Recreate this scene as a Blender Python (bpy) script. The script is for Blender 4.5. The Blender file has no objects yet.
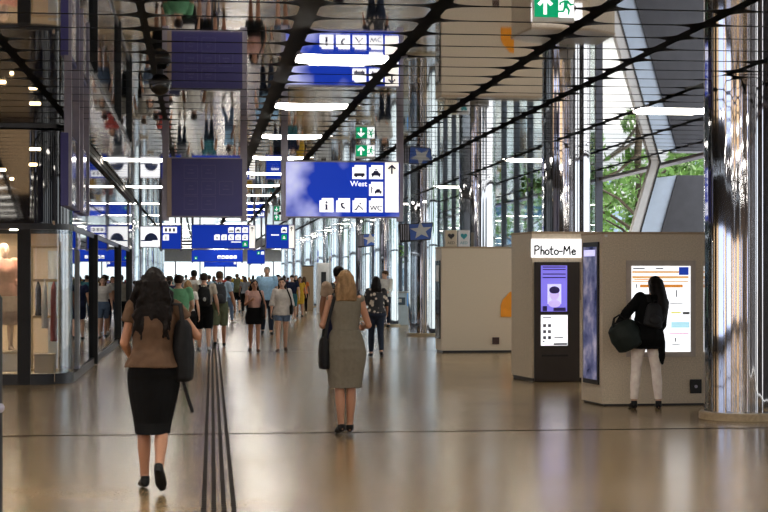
import bpy, bmesh, math, random
from mathutils import Vector, Matrix, noise
random.seed(7)
S = bpy.context.scene
COL = S.collection
PI = math.pi
# ------------------------------------------------------------------ camera
F = 1600.0; CAMZ = 1.62; HOR = 278.0; VPX = 200.0
YAW = math.atan((384 - VPX) / F); ca, sa = math.cos(YAW), math.sin(YAW)
def W(px, D):
    u = (px - 384) / F
    return (D * (u * ca + sa), D * (ca - u * sa))
def foot(px, py):
    return W(px, F * CAMZ / (py - HOR))
cam = bpy.data.cameras.new('camera'); camo = bpy.data.objects.new('camera', cam); COL.objects.link(camo)
cam.sensor_width = 36; cam.lens = F / 768 * 36; cam.shift_y = (HOR - 256) / 768
camo.location = (0, 0, CAMZ); camo.rotation_euler = (PI / 2, 0, -YAW); cam.clip_end = 2000; cam.clip_start = .05
S.camera = camo
# ------------------------------------------------------------------ materials
MATS = {}
def mat(name, col, rough=.6, metal=0, var=.08, scale=6, bump=0, emit=0, ecol=None, stretch=None, spec=.5, sheen=0):
    if name in MATS: return MATS[name]
    m = bpy.data.materials.new(name); m.use_nodes = True
    nt = m.node_tree; N = nt.nodes; L = nt.links
    b = N['Principled BSDF']
    b.inputs['Roughness'].default_value = rough; b.inputs['Metallic'].default_value = metal
    b.inputs['Specular IOR Level'].default_value = spec
    if sheen: b.inputs['Sheen Weight'].default_value = sheen
    tc = N.new('ShaderNodeTexCoord'); mp = N.new('ShaderNodeMapping'); nz = N.new('ShaderNodeTexNoise')
    L.new(tc.outputs['Object'], mp.inputs[0]); L.new(mp.outputs[0], nz.inputs['Vector'])
    nz.inputs['Scale'].default_value = scale; nz.inputs['Detail'].default_value = 4
    if stretch: mp.inputs['Scale'].default_value = stretch
    rp = N.new('ShaderNodeValToRGB')
    rp.color_ramp.elements[0].position = .3; rp.color_ramp.elements[1].position = .7
    rp.color_ramp.elements[0].color = (*[c * (1 - var) for c in col], 1)
    rp.color_ramp.elements[1].color = (*[min(1, c * (1 + var)) for c in col], 1)
    L.new(nz.outputs['Fac'], rp.inputs[0]); L.new(rp.outputs[0], b.inputs['Base Color'])
    if bump:
        bp = N.new('ShaderNodeBump'); bp.inputs['Strength'].default_value = bump; bp.inputs['Distance'].default_value = .01
        L.new(nz.outputs['Fac'], bp.inputs['Height']); L.new(bp.outputs[0], b.inputs['Normal'])
    if emit:
        b.inputs['Emission Strength'].default_value = emit
        b.inputs['Emission Color'].default_value = (*(ecol or col), 1)
    MATS[name] = m
    return m
def emit_mat(name, col, strength, rough=.4):
    return mat(name, col, rough, emit=strength, ecol=col, var=.02, spec=.1)
def hexc(r, g, b):
    f = lambda c: ((c / 255 + .055) / 1.055) ** 2.4 if c > 10 else c / 255 / 12.92
    return (f(r), f(g), f(b))
def glass_mat(name, tint=(.9, .95, .95), refl=1.0, ior=1.5):
    m = bpy.data.materials.new(name); m.use_nodes = True
    N = m.node_tree.nodes; L = m.node_tree.links
    N.remove(N['Principled BSDF']); out = N['Material Output']
    tr = N.new('ShaderNodeBsdfTransparent'); tr.inputs[0].default_value = (*tint, 1)
    gl = N.new('ShaderNodeBsdfGlossy'); gl.inputs['Roughness'].default_value = .01
    gl.inputs['Color'].default_value = (.9, .92, .95, 1)
    fr = N.new('ShaderNodeFresnel'); fr.inputs['IOR'].default_value = ior
    mu = N.new('ShaderNodeMath'); mu.operation = 'MULTIPLY'; mu.inputs[1].default_value = refl
    mx = N.new('ShaderNodeMixShader')
    L.new(fr.outputs[0], mu.inputs[0]); L.new(mu.outputs[0], mx.inputs[0])
    L.new(tr.outputs[0], mx.inputs[1]); L.new(gl.outputs[0], mx.inputs[2]); L.new(mx.outputs[0], out.inputs[0])
    MATS[name] = m
    return m
# ------------------------------------------------------------------ mesh builder
class MB:
    def __init__(s): s.b = bmesh.new()
    def box(s, c, d, rz=0, M=None, bev=0):
        c = Vector(c)
        R = Matrix.Translation(c) @ Matrix.Rotation(rz, 4, 'Z') @ Matrix.Diagonal((*d, 1))
        if M is not None: R = M @ R
        r = bmesh.ops.create_cube(s.b, size=1, matrix=R)
        if bev:
            es = list({e for v in r['verts'] for e in v.link_edges})
            bmesh.ops.bevel(s.b, geom=es, offset=bev, segments=2, affect='EDGES', profile=.5)
        return s
    def tube(s, pts, rad, n=10, flat=None):
        pts = [Vector(p) for p in pts]
        if not isinstance(rad, (list, tuple)): rad = [rad] * len(pts)
        rings = []; prev = None
        for i, p in enumerate(pts):
            t = (pts[min(i + 1, len(pts) - 1)] - pts[max(i - 1, 0)])
            if t.length < 1e-7: t = Vector((0, 0, 1))
            t.normalize()
            if prev is None:
                a = t.orthogonal() if flat is None else (Vector(flat) - t * t.dot(Vector(flat)))
            else: a = prev - t * t.dot(prev)
            a.normalize(); prev = a; c = t.cross(a)
            r = rad[i]; ra, rb = r if isinstance(r, (tuple, list)) else (r, r)
            rings.append([p + a * math.cos(2 * PI * k / n) * ra + c * math.sin(2 * PI * k / n) * rb for k in range(n)])
        return s.rings(rings)
    def rings(s, rings, cap=True):
        vs = [[s.b.verts.new(p) for p in r] for r in rings]
        n = len(vs[0])
        for i in range(len(vs) - 1):
            for k in range(n):
                s.b.faces.new((vs[i][k], vs[i][(k + 1) % n], vs[i + 1][(k + 1) % n], vs[i + 1][k]))
        if cap:
            s.b.faces.new(vs[0][::-1]); s.b.faces.new(vs[-1])
        return s
    def loft(s, rows, n=20, f=None):
        """rows of (cx, cy, z, rx, ry); f maps a point"""
        R = []
        for cx, cy, z, rx, ry in rows:
            r = [Vector((cx + rx * math.cos(2 * PI * k / n), cy + ry * math.sin(2 * PI * k / n), z)) for k in range(n)]
            R.append([f(p) for p in r] if f else r)
        return s.rings(R)
    def lathe(s, prof, c=(0, 0, 0), n=48, cap=True):
        c = Vector(c)
        return s.rings([[c + Vector((r * math.cos(2 * PI * k / n), r * math.sin(2 * PI * k / n), z)) for k in range(n)] for r, z in prof], cap)
    def ball(s, c, r, M=None, u=14, v=10):
        r = r if isinstance(r, (tuple, list)) else (r, r, r)
        R = Matrix.Translation(Vector(c)) @ Matrix.Diagonal((*r, 1))
        if M is not None: R = M @ R
        bmesh.ops.create_uvsphere(s.b, u_segments=u, v_segments=v, radius=1, matrix=R); return s
    def prism(s, poly, y0, y1, M=None, z=False):
        """polygon in xz extruded along y (or in xy extruded along z)"""
        f = (lambda p, h: Vector((p[0], p[1], h))) if z else (lambda p, h: Vector((p[0], h, p[1])))
        A = [f(p, y0) for p in poly]; B = [f(p, y1) for p in poly]
        if M is not None: A = [M @ p for p in A]; B = [M @ p for p in B]
        a = [s.b.verts.new(p) for p in A]; b = [s.b.verts.new(p) for p in B]; n = len(a)
        s.b.faces.new(a); s.b.faces.new(b[::-1])
        for k in range(n): s.b.faces.new((a[k], b[k], b[(k + 1) % n], a[(k + 1) % n]))
        return s
    def quad(s, *p):
        s.b.faces.new([s.b.verts.new(Vector(q)) for q in p]); return s
    def mesh(s, name, smooth=False):
        bmesh.ops.recalc_face_normals(s.b, faces=s.b.faces[:])
        me = bpy.data.meshes.new(name); s.b.to_mesh(me); s.b.free()
        if smooth:
            me.polygons.foreach_set('use_smooth', [True] * len(me.polygons))
            try: me.set_sharp_from_angle(angle=math.radians(40))
            except Exception: pass
        return me
    def build(s, name, m, parent=None, smooth=False):
        return link(name, s.mesh(name, smooth), m, parent)
def link(name, me, m, parent=None):
    o = bpy.data.objects.new(name, me); COL.objects.link(o)
    if m is not None: me.materials.clear(); me.materials.append(m)
    if parent is not None: o.parent = parent
    return o
def tag(o, label=None, cat=None, group=None, kind=None):
    if label: o['label'] = label
    if cat: o['category'] = cat
    if group: o['group'] = group
    if kind: o['kind'] = kind
    return o
def thing(name, label, cat, loc=(0, 0, 0), rz=0, group=None):
    o = bpy.data.objects.new(name, None); COL.objects.link(o); o.empty_display_size = .1
    o.location = loc; o.rotation_euler = (0, 0, rz)
    return tag(o, label, cat, group)
def struct(o, label=None): return tag(o, label, None, None, 'structure')
def text_mesh(txt, size, ext=.002, shear=0, bold=0):
    c = bpy.data.curves.new('lettering', 'FONT'); c.body = txt; c.size = size; c.extrude = ext; c.offset = bold; c.shear = shear
    c.align_x = 'CENTER'; c.align_y = 'CENTER'
    t = bpy.data.objects.new('tmp', c); COL.objects.link(t)
    me = bpy.data.meshes.new_from_object(t.evaluated_get(bpy.context.evaluated_depsgraph_get()))
    bpy.data.objects.remove(t); bpy.data.curves.remove(c)
    return me
def text(txt, size, m, parent, loc, shear=0, bold=0, name='lettering', rot=(PI / 2, 0, 0)):
    o = link(name, text_mesh(txt, size, .002, shear, bold), m, parent); o.location = loc; o.rotation_euler = rot
    return o
TMPS = bpy.data.scenes.new('tmp_eval')
TMPO = bpy.data.objects.new('tmp', bpy.data.meshes.new('tmp')); TMPS.collection.objects.link(TMPO)
TMPR = TMPO.modifiers.new('r', 'REMESH'); TMPR.mode = 'VOXEL'; TMPR.use_smooth_shade = True
TMPM = TMPO.modifiers.new('s', 'SMOOTH'); TMPM.factor = .5
JUNK = [TMPO.data]
def remesh(mb, voxel, smooth=3, wr=0, wscale=9, seed=0):
    me = mb.mesh('tmp'); JUNK.append(me); TMPO.data = me
    TMPR.voxel_size = voxel; TMPM.iterations = smooth
    vl = TMPS.view_layers[0]; vl.update()
    out = bpy.data.meshes.new_from_object(TMPO.evaluated_get(vl.depsgraph))
    if wr:
        off = Vector((seed * 3.1, seed * 1.7, seed))
        n = len(out.vertices); co = [0.0] * (3 * n); no = [0.0] * (3 * n)
        out.vertices.foreach_get('co', co); out.vertices.foreach_get('normal', no)
        for q in range(0, 3 * n, 3):
            p = Vector(co[q:q + 3]) * wscale
            h = wr * (noise.noise(Vector((p.x, p.y, p.z * .55)) + off) + .5 * noise.noise(p * 2.3 + off))
            for e in range(3): co[q + e] += no[q + e] * h
        out.vertices.foreach_set('co', co); out.update()
    out.polygons.foreach_set('use_smooth', [True] * len(out.polygons))
    return out
# ------------------------------------------------------------------ palette
CHROME = mat('polished_steel', (.62, .63, .67), .045, 1, .05, 2.0, 0, stretch=(2.2, 2.2, .03))
MIRROR = mat('mirror_panel', (.82, .82, .84), .025, 1, .02, 3)
BLACK = mat('black_paint', (.006, .006, .007), .6)
DARK = mat('dark_metal', (.02, .02, .023), .35, .3)
GREYM = mat('grey_metal', hexc(162, 159, 178), .45, 0)
NAVY = mat('navy_panel', hexc(66, 66, 136), .45, 0, .05)
NAVYLINE = mat('navy_relief', hexc(92, 92, 155), .45)
STONE = mat('plinth_stone', hexc(170, 150, 120), .35, 0, .15, 30)
LAMIN = mat('speckled_laminate', hexc(206, 191, 168), .45, 0, .16, 60, .03)
LAMIN2 = mat('laminate_edge', hexc(165, 144, 118), .5, 0, .12, 40)
WHITEP = mat('white_panel', (.75, .75, .76), .4)
LGREY = mat('light_grey_panel', hexc(195, 195, 198), .4)
WHITE_E = emit_mat('white_sign_face', (.93, .93, .95), .95)
CREAM_E = emit_mat('cream_sign_face', (.93, .88, .8), .85)
BLUE_E = emit_mat('blue_sign_face', (.007, .032, .34), .75)
GREEN_E = emit_mat('green_sign_face', (.005, .3, .13), .7)
INK = mat('dark_blue_ink', (.02, .02, .1), .5)
BLKINK = mat('black_ink', (.01, .01, .01), .5)
LAMP_E = emit_mat('lamp_diffuser', (1, .93, .82), 15)
WARM_E = emit_mat('warm_reflection_glow', (1, .72, .38), 7)
GLASS = glass_mat('clear_glass', (.9, .95, .95), .55)
SHOPGLASS = glass_mat('shop_glass', (.86, .88, .88), .75)
SIDEGLASS = glass_mat('mirror_glass', (.35, .38, .4), 1.0, 2.2)
DKGLASS = mat('dark_glass', (.012, .014, .02), .03, 0, .05, spec=.8)
LEAF = mat('leaf_green', (.13, .27, .04), .6, 0, .5, 3)
BARK = mat('bark', (.12, .09, .06), .8, 0, .3, 12, .3)
CONC = mat('concrete_dark', hexc(72, 72, 77), .8, 0, .1, 5)

def light_patch_face():  # pale light patches painted into the blue sign's colour and glow
    m = bpy.data.materials.new('painted_light_face'); m.use_nodes = True
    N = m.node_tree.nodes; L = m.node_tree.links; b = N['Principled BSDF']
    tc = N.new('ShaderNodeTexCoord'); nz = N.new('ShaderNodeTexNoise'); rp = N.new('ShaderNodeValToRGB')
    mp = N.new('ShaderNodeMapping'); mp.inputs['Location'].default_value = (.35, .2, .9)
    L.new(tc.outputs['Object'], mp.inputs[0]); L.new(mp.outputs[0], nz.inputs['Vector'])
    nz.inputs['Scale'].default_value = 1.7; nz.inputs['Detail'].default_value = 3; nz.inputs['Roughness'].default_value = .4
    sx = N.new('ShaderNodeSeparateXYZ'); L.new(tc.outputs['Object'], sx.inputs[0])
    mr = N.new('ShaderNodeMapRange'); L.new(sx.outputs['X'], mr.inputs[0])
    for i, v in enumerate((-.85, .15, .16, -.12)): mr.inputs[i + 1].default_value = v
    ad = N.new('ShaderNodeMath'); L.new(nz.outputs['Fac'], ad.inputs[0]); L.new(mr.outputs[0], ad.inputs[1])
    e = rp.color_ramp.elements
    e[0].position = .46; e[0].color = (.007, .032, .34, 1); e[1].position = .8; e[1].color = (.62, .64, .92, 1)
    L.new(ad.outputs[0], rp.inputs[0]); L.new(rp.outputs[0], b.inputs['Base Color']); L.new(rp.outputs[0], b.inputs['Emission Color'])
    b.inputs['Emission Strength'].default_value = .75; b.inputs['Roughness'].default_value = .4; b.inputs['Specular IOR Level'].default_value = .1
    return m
LIGHTPATCH = light_patch_face()

def floor_mat():
    m = bpy.data.materials.new('polished_floor'); m.use_nodes = True
    N = m.node_tree.nodes; L = m.node_tree.links; b = N['Principled BSDF']; b.inputs['Specular IOR Level'].default_value = .42
    tc = N.new('ShaderNodeTexCoord')
    n1 = N.new('ShaderNodeTexNoise'); n1.inputs['Scale'].default_value = .55; n1.inputs['Detail'].default_value = 6
    n2 = N.new('ShaderNodeTexNoise'); n2.inputs['Scale'].default_value = 45; n2.inputs['Detail'].default_value = 3
    L.new(tc.outputs['Object'], n1.inputs['Vector']); L.new(tc.outputs['Object'], n2.inputs['Vector'])
    rp = N.new('ShaderNodeValToRGB'); e = rp.color_ramp.elements
    e[0].position = .35; e[1].position = .65; e[0].color = (.22, .146, .068, 1); e[1].color = (.29, .198, .104, 1)
    L.new(n1.outputs['Fac'], rp.inputs[0])
    mx = N.new('ShaderNodeMixRGB'); mx.blend_type = 'OVERLAY'; mx.inputs[0].default_value = .35
    L.new(rp.outputs[0], mx.inputs[1]); L.new(n2.outputs['Fac'], mx.inputs[2])
    sx = N.new('ShaderNodeSeparateXYZ'); L.new(tc.outputs['Object'], sx.inputs[0])
    def M(op, a, bb):
        k = N.new('ShaderNodeMath'); k.operation = op
        for i, v in enumerate((a, bb)):
            if v is None: continue
            if isinstance(v, (int, float)): k.inputs[i].default_value = v
            else: L.new(v, k.inputs[i])
        return k.outputs[0]
    yy = M('SUBTRACT', sx.outputs['Y'], 16.72)
    md = M('PINGPONG', yy, 9.3)
    jl = M('LESS_THAN', md, .045)
    m2 = N.new('ShaderNodeMixRGB'); L.new(jl, m2.inputs[0]); L.new(mx.outputs[0], m2.inputs[1]); m2.inputs[2].default_value = (.03, .024, .018, 1)
    L.new(m2.outputs[0], b.inputs['Base Color'])
    L.new(M('MULTIPLY', M('SUBTRACT', 1.0, jl), .4), b.inputs['Specular IOR Level'])
    rr = N.new('ShaderNodeMapRange'); L.new(n1.outputs['Fac'], rr.inputs[0]); rr.inputs[3].default_value = .16; rr.inputs[4].default_value = .26
    L.new(rr.outputs[0], b.inputs['Roughness'])
    bp = N.new('ShaderNodeBump'); bp.inputs['Strength'].default_value = .06; bp.inputs['Distance'].default_value = .02
    n3 = N.new('ShaderNodeTexNoise'); n3.inputs['Scale'].default_value = 2.5; L.new(tc.outputs['Object'], n3.inputs['Vector'])
    L.new(n3.outputs['Fac'], bp.inputs['Height']); L.new(bp.outputs[0], b.inputs['Normal'])
    return m
# ------------------------------------------------------------------ world and sun
w = bpy.data.worlds.new('World'); S.world = w; w.use_nodes = True
N = w.node_tree.nodes; L = w.node_tree.links
sky = N.new('ShaderNodeTexSky'); sky.sky_type = 'HOSEK_WILKIE'; sky.turbidity = 4; sky.ground_albedo = .5
sky.sun_direction = Vector((.62, .35, .8)).normalized()
mxw = N.new('ShaderNodeMixRGB'); mxw.inputs[0].default_value = .55; mxw.inputs[2].default_value = (.92, .96, 1, 1)
L.new(sky.outputs[0], mxw.inputs[1]); L.new(mxw.outputs[0], N['Background'].inputs[0])
N['Background'].inputs[1].default_value = 3.0
sl = bpy.data.lights.new('sun', 'SUN'); sl.energy = 3.5; sl.angle = .02; sl.color = (1, .95, .86)
so = bpy.data.objects.new('sun', sl); COL.objects.link(so); so.rotation_euler = Vector((-.62, -.35, -.8)).to_track_quat('-Z', 'Y').to_euler()
# ------------------------------------------------------------------ setting
CZ = CAMZ + 2.3            # ceiling height
XW = -1.97                 # shop wall plane
XF = 9.24                  # right facade plane
YE = 132.0
FL = floor_mat()
mb = MB(); mb.box((-3.4, 55, -.1), (25.3, 170, .2)); struct(mb.build('floor', FL))
mb = MB(); mb.box((40, 120, -.16), (300, 500, .1)); struct(mb.build('ground_outside', mat('plaza_paving', (.62, .6, .56), .8, 0, .1, .5)))

GAPS = [-11.1, -9.8, -8.5, -7.2, -5.9, -4.6, -3.25, -1.91, -.5, .925, 2.03, 3.42, 4.55, 5.93, 7.17, 8.4, 9.3]
ROW = .774; Y0 = 14.92
def panel_outline(x0, x1, y0, y1, rx, ry, n=5):
    P = []
    for cx, cy, a0 in ((x1 - rx, y1 - ry, 0), (x0 + rx, y1 - ry, PI / 2), (x0 + rx, y0 + ry, PI), (x1 - rx, y0 + ry, 1.5 * PI)):
        for k in range(n + 1):
            a = a0 + PI / 2 * k / n; P.append((cx + rx * math.cos(a), cy + ry * math.sin(a)))
    return P
GH = {-1.91: .05, -.5: .035, .925: .085, 2.03: .065, 3.42: .065, 4.55: .06}
cm = MB()
lamps = []
for k in range(-40, 152):
    y0 = Y0 + k * ROW + .03; y1 = y0 + ROW - .06
    for j in range(len(GAPS) - 1):
        x0, x1 = GAPS[j] + GH.get(GAPS[j], .05), GAPS[j + 1] - GH.get(GAPS[j + 1], .05)
        if x1 < XW and 25.5 < (y0 + y1) / 2 < 47: continue
        poly = panel_outline(x0, x1, y0, y1, .3, .17)
        if GAPS[j] in ((.925, 5.93) if k > 0 else (.925, 5.93, -1.91, 3.42, -4.6, -7.2)) and k % 6 == 2 and not (GAPS[j] == 5.93 and min(abs((y0 + y1) / 2 - 17.9 - 8.83 * q) for q in range(13)) < 1.2) or (GAPS[j] == -1.91 and k % 12 == 9 and k > 18):  # rows behind the camera, with extra strips, are unseen lamps added for fill
            lamps.append((poly, (x0 + x1) / 2, (y0 + y1) / 2, GAPS[j])); continue
        cm.prism(poly, CZ, CZ + .025, z=True)
struct(cm.build('ceiling', MIRROR))
mb = MB(); mb.box((-.95, 51, CZ + .3), (20.6, 166, .1)); struct(mb.build('ceiling_plenum', BLACK))
LN = {(.925, 0): 'nearest pill-shaped white light panel in ceiling above the West sign',
      (.925, 1): 'second pill-shaped light panel of ceiling row above the West sign',
      (5.93, 1): 'white light panel in mirrored ceiling beside the big chrome column',
      (5.93, 2): 'white light panel in mirrored ceiling over the photo booth'}
cnt = {}
for poly, cx, cy, g in lamps:
    if cy < -14: continue
    i = cnt.get(g, 0) if cy > 14 else -1
    if cy > 14: cnt[g] = i + 1
    loc = [(x - cx, y - cy) for x, y in poly]
    t = thing('ceiling_light', LN.get((g, i), 'long pill-shaped white light panel set in the receding mirrored ceiling'), 'ceiling light', (cx, cy, CZ), 0, 'pill-shaped ceiling light panels')  # panels behind the camera are the added fill rows
    mb = MB(); mb.prism(loc, .004, .02, z=True); mb.build('diffuser', LAMP_E, t)
    mb = MB(); mb.prism([(x * 1.012, y * 1.02) for x, y in loc], .02, .06, z=True); mb.build('tray', GREYM, t)

# right facade: glass with mullions beyond the entrance, header beam all along
mb = MB(); mb.box((XF + .12, 50, CZ + .12), (.24, 164, .3)); struct(mb.build('trim_1', GREYM))
for i, (ya, yb) in enumerate(((36.5, 60), (60, 95), (95, 131))):
    mb = MB(); mb.box((XF, (ya + yb) / 2, CZ / 2), (.02, yb - ya, CZ)); g = struct(mb.build('window_%d' % (i + 1), GLASS))
    fr = MB()
    yy = ya
    while yy < yb - .1:
        fr.box((XF, yy, CZ / 2), (.16, .12, CZ)); yy += 1.95
    fr.box((XF, (ya + yb) / 2, 2.6), (.07, yb - ya, .05)); fr.box((XF, (ya + yb) / 2, .06), (.1, yb - ya, .12))
    fr.build('window_frame', mat('facade_frame', hexc(84, 86, 96), .4, .3), g)
mb = MB()
rr = random.Random(3); yy = -15.0
while yy < 24.5:
    wd_ = rr.choice((.25, .4, .9, 1.6)); mb.box((XF + .3, yy + wd_ / 2, CZ / 2), (.2, wd_, CZ)); yy += wd_ + rr.choice((.35, .6, 1.1))
struct(mb.build('wall_right', mat('right_wall', (.07, .065, .07), .5, 0, .3, 1)))
# far end glazing
mb = MB(); mb.box((2, YE, CZ / 2), (16, .03, CZ)); g = struct(mb.build('window_4', GLASS))
fr = MB()
for i in range(9): fr.box((-6 + i * 2, YE, CZ / 2), (.12, .12, CZ))
fr.build('window_frame', GREYM, g)
mb = MB(); mb.box((0, YE - .2, 3.45), (26, .2, 1.0)); struct(mb.build('trim_3', mat('far_fascia', hexc(205, 208, 218), .5)))
mb = MB(); mb.box((-4.2, 89.5, CZ / 2), (.03, 84, CZ)); g = struct(mb.build('window_8', GLASS))
fr = MB(); yy = 47.6
while yy < 131: fr.box((-4.2, yy, CZ / 2), (.22, .2, CZ)); yy += 2.1
fr.box((-4.2, 89.5, .3), (.18, 84, .6)); fr.box((-4.2, 89.5, 2.75), (.16, 84, .14)); fr.build('window_frame', mat('facade_frame', hexc(84, 86, 96)), g)
# behind the camera and the left hand side: hall walls with glowing strips added to streak the column reflections
WALLW = mat('hall_wall', (.07, .06, .055), .6, 0, .1, 2)
mb = MB(); mb.box((-11.4, 6, CZ / 2), (.3, 40, CZ)); wl = struct(mb.build('wall_left', WALLW))
mb = MB(); mb.box((-1, -15.2, CZ / 2), (20.6, .3, CZ)); struct(mb.build('wall_back', mat('back_wall', (.22, .17, .14), .6, 0, .15, .6)))
GLOWSTRIPS = [emit_mat('added_warm_glow', (1, .66, .36), 1.5), emit_mat('added_cool_glow', (.62, .72, 1), 1.7), emit_mat('added_soft_glow', (1, .82, .62), .9)]
rr = random.Random(11); yy = -13.5; k = 0
while yy < 22:
    wd_ = rr.choice((.3, .5, 1.1, 1.9, 2.6)); mb = MB(); mb.box((-11.22, yy + wd_ / 2, 1.55), (.05, wd_, 2.4)); struct(mb.build('window_%d' % (10 + k), GLOWSTRIPS[k % 3])); k += 1  # random glow strips, added for their reflections and light
    yy += wd_ + rr.choice((.25, .5, .9, 1.3))
for x in (-9.5, -6.8, -3.5, -1.2, 2.6, 5.1, 7.4):
    wd_ = rr.choice((.5, 1.0, 1.7)); mb = MB(); mb.box((x, -15.02, 1.6), (wd_, .05, 2.6)); struct(mb.build('window_%d' % (10 + k), GLOWSTRIPS[k % 3])); k += 1  # added glow strips on the back wall, not windows

# ------------------------------------------------------------------ shop on the left: curved glass corner
s0 = 66.0; DF = F / s0
YS = W(20, DF)[1]
RC = .6
def shop_path(off=0, step=8):
    P = [(-9.5, YS + off), (XW - RC, YS + off)]
    for i in range(1, step + 1):
        a = -PI / 2 + PI / 2 * i / step
        P.append((XW - RC + (RC - off) * math.cos(a), YS + RC + (RC - off) * math.sin(a)))
    return P
def band(mb, P, z0, z1, th=.03):
    a = [mb.b.verts.new((x, y, z0)) for x, y in P]; b = [mb.b.verts.new((x, y, z1)) for x, y in P]
    for k in range(len(P) - 1): mb.b.faces.new((a[k], a[k + 1], b[k + 1], b[k]))
def strip(P, z0, z1, th, name, m, parent=None):
    mb = MB(); n = len(P)
    Q = []
    for i, (x, y) in enumerate(P):
        x0, y0 = P[max(i - 1, 0)]; x1, y1 = P[min(i + 1, n - 1)]
        t = Vector((x1 - x0, y1 - y0)).normalized(); Q.append((x - t.y * th, y + t.x * th))
    mb.prism(P + Q[::-1], z0, z1, z=True)
    return mb.build(name, m, parent, True)
PATH = shop_path()
YW = 47.0
ZT = 2.36
frontglass = struct(strip(PATH, .16, ZT, .015, 'window_6', SHOPGLASS))
strip(shop_path(-.02), 0, .16, .08, 'window_sill', DARK, frontglass)
strip(shop_path(-.01), ZT, ZT + .09, .06, 'window_frame', DARK, frontglass)
struct(strip(PATH, ZT + .09, CZ - .05, .02, 'wall_left_upper', DKGLASS))
mb = MB(); mb.box((XW - .01, (YS + RC + YW) / 2, (ZT + .16) / 2), (.015, YW - YS - RC, ZT - .16)); g2 = struct(mb.build('window_7', SIDEGLASS))
mb = MB()
mb.box((XW - .02, (YS + RC + YW) / 2, .07), (.08, YW - YS - RC, .14)); mb.box((XW - .02, (YS + RC + YW) / 2, ZT + .04), (.07, YW - YS - RC, .08)); mb.build('window_frame', DARK, g2)
for y in (W(93, F * CAMZ / 87)[1], W(118, F * CAMZ / 67)[1], 45.3):
    mb = MB(); mb.box((XW + .03, y, ZT / 2 + .04), (.1, .14, ZT + .04)); mb.build('window_frame', BLACK, g2)
mb = MB(); mb.box((XW - .02, (YS + RC + YW) / 2, (CZ + ZT) / 2), (.02, YW - YS - RC, CZ - ZT - .2)); struct(mb.build('wall_left_side', DKGLASS))
mb = MB(); mb.box((XW - .1, (YS + RC + YW) / 2, CZ - .06), (.3, YW - YS - RC, .14)); struct(mb.build('trim_2', BLACK))
mb = MB(); mb.box((-6.5, YW, CZ / 2), (9, .2, CZ)); struct(mb.build('wall_left_end', WALLW))
mb = MB(); mb.box((-6, (YS + YW) / 2 + .5, CZ - .02), (8.2, YW - YS - 1, .1)); struct(mb.build('ceiling_shop', mat('shop_ceiling', (.2, .19, .18), .7)))
# display window interior
SHOPW = mat('shop_cream_wall', hexc(226, 205, 178), .6, 0, .06, 2)
mb = MB(); mb.box((-5.9, YS + 2.6, ZT / 2), (7.6, .1, ZT)); struct(mb.build('wall_display', SHOPW))
mb = MB(); mb.box((-5.9, YS + 1.3, .1), (7.4, 2.4, .12)); struct(mb.build('floor_display', mat('shop_floor', hexc(215, 190, 160), .4)))
mb = MB(); mb.box((-5.9, YS + 1.3, ZT + .1), (7.4, 2.4, .06)); struct(mb.build('ceiling_display', SHOPW))
for k in range(7):
    x = -2.9 - k * .55
    t = thing('downlight', 'small warm downlight over the shop display window', 'downlight', (x, YS + .9, ZT + .07), 0, 'downlights over the display window')
    mb = MB(); mb.lathe([(.07, -.05), (.08, 0)], n=20); mb.build('housing', DARK, t)
    mb = MB(); mb.lathe([(.062, -.058), (.066, -.05)], n=20); mb.build('lens', emit_mat('shop_lamp', (1, .83, .6), 270), t)
mb = MB(); mb.box((XW - .02 - .62, YS - .02, (ZT + .1) / 2), (.001, .001, .001)); mb.b.free()
x24 = W(24, DF)[0]
mb = MB(); mb.box((x24, YS + .02, ZT / 2), (.19, .12, ZT)); mb.build('window_frame', BLACK, frontglass)
for px, py, wl_, lab in ((35, 149, .17, 'larger upper warm reflection bar on the dark glass over the shop'), (33, 164.5, .12, 'warm reflection bar under the larger one on the dark glass over the shop'), (3, 170, .1, 'warm reflection bar at the left edge of the dark glass over the shop'), (12, 179, .06, 'smallest lowest warm reflection bar on the dark glass over the shop')):
    x, y = W(px, DF); z = CAMZ + (HOR - py) / s0
    t = thing('lamp_reflection', lab, 'reflection', (x, YS - .01, z))  # glowing bars stand in for lamp reflections in the dark glass
    mb = MB(); mb.box((0, 0, 0), (wl_, .05, .045), bev=.015); mb.build('reflection_bar', WARM_E, t)
    mb = MB(); mb.box((0, .02, 0), (.06, .04, .06)); mb.build('mount', DARK, t)

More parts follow.
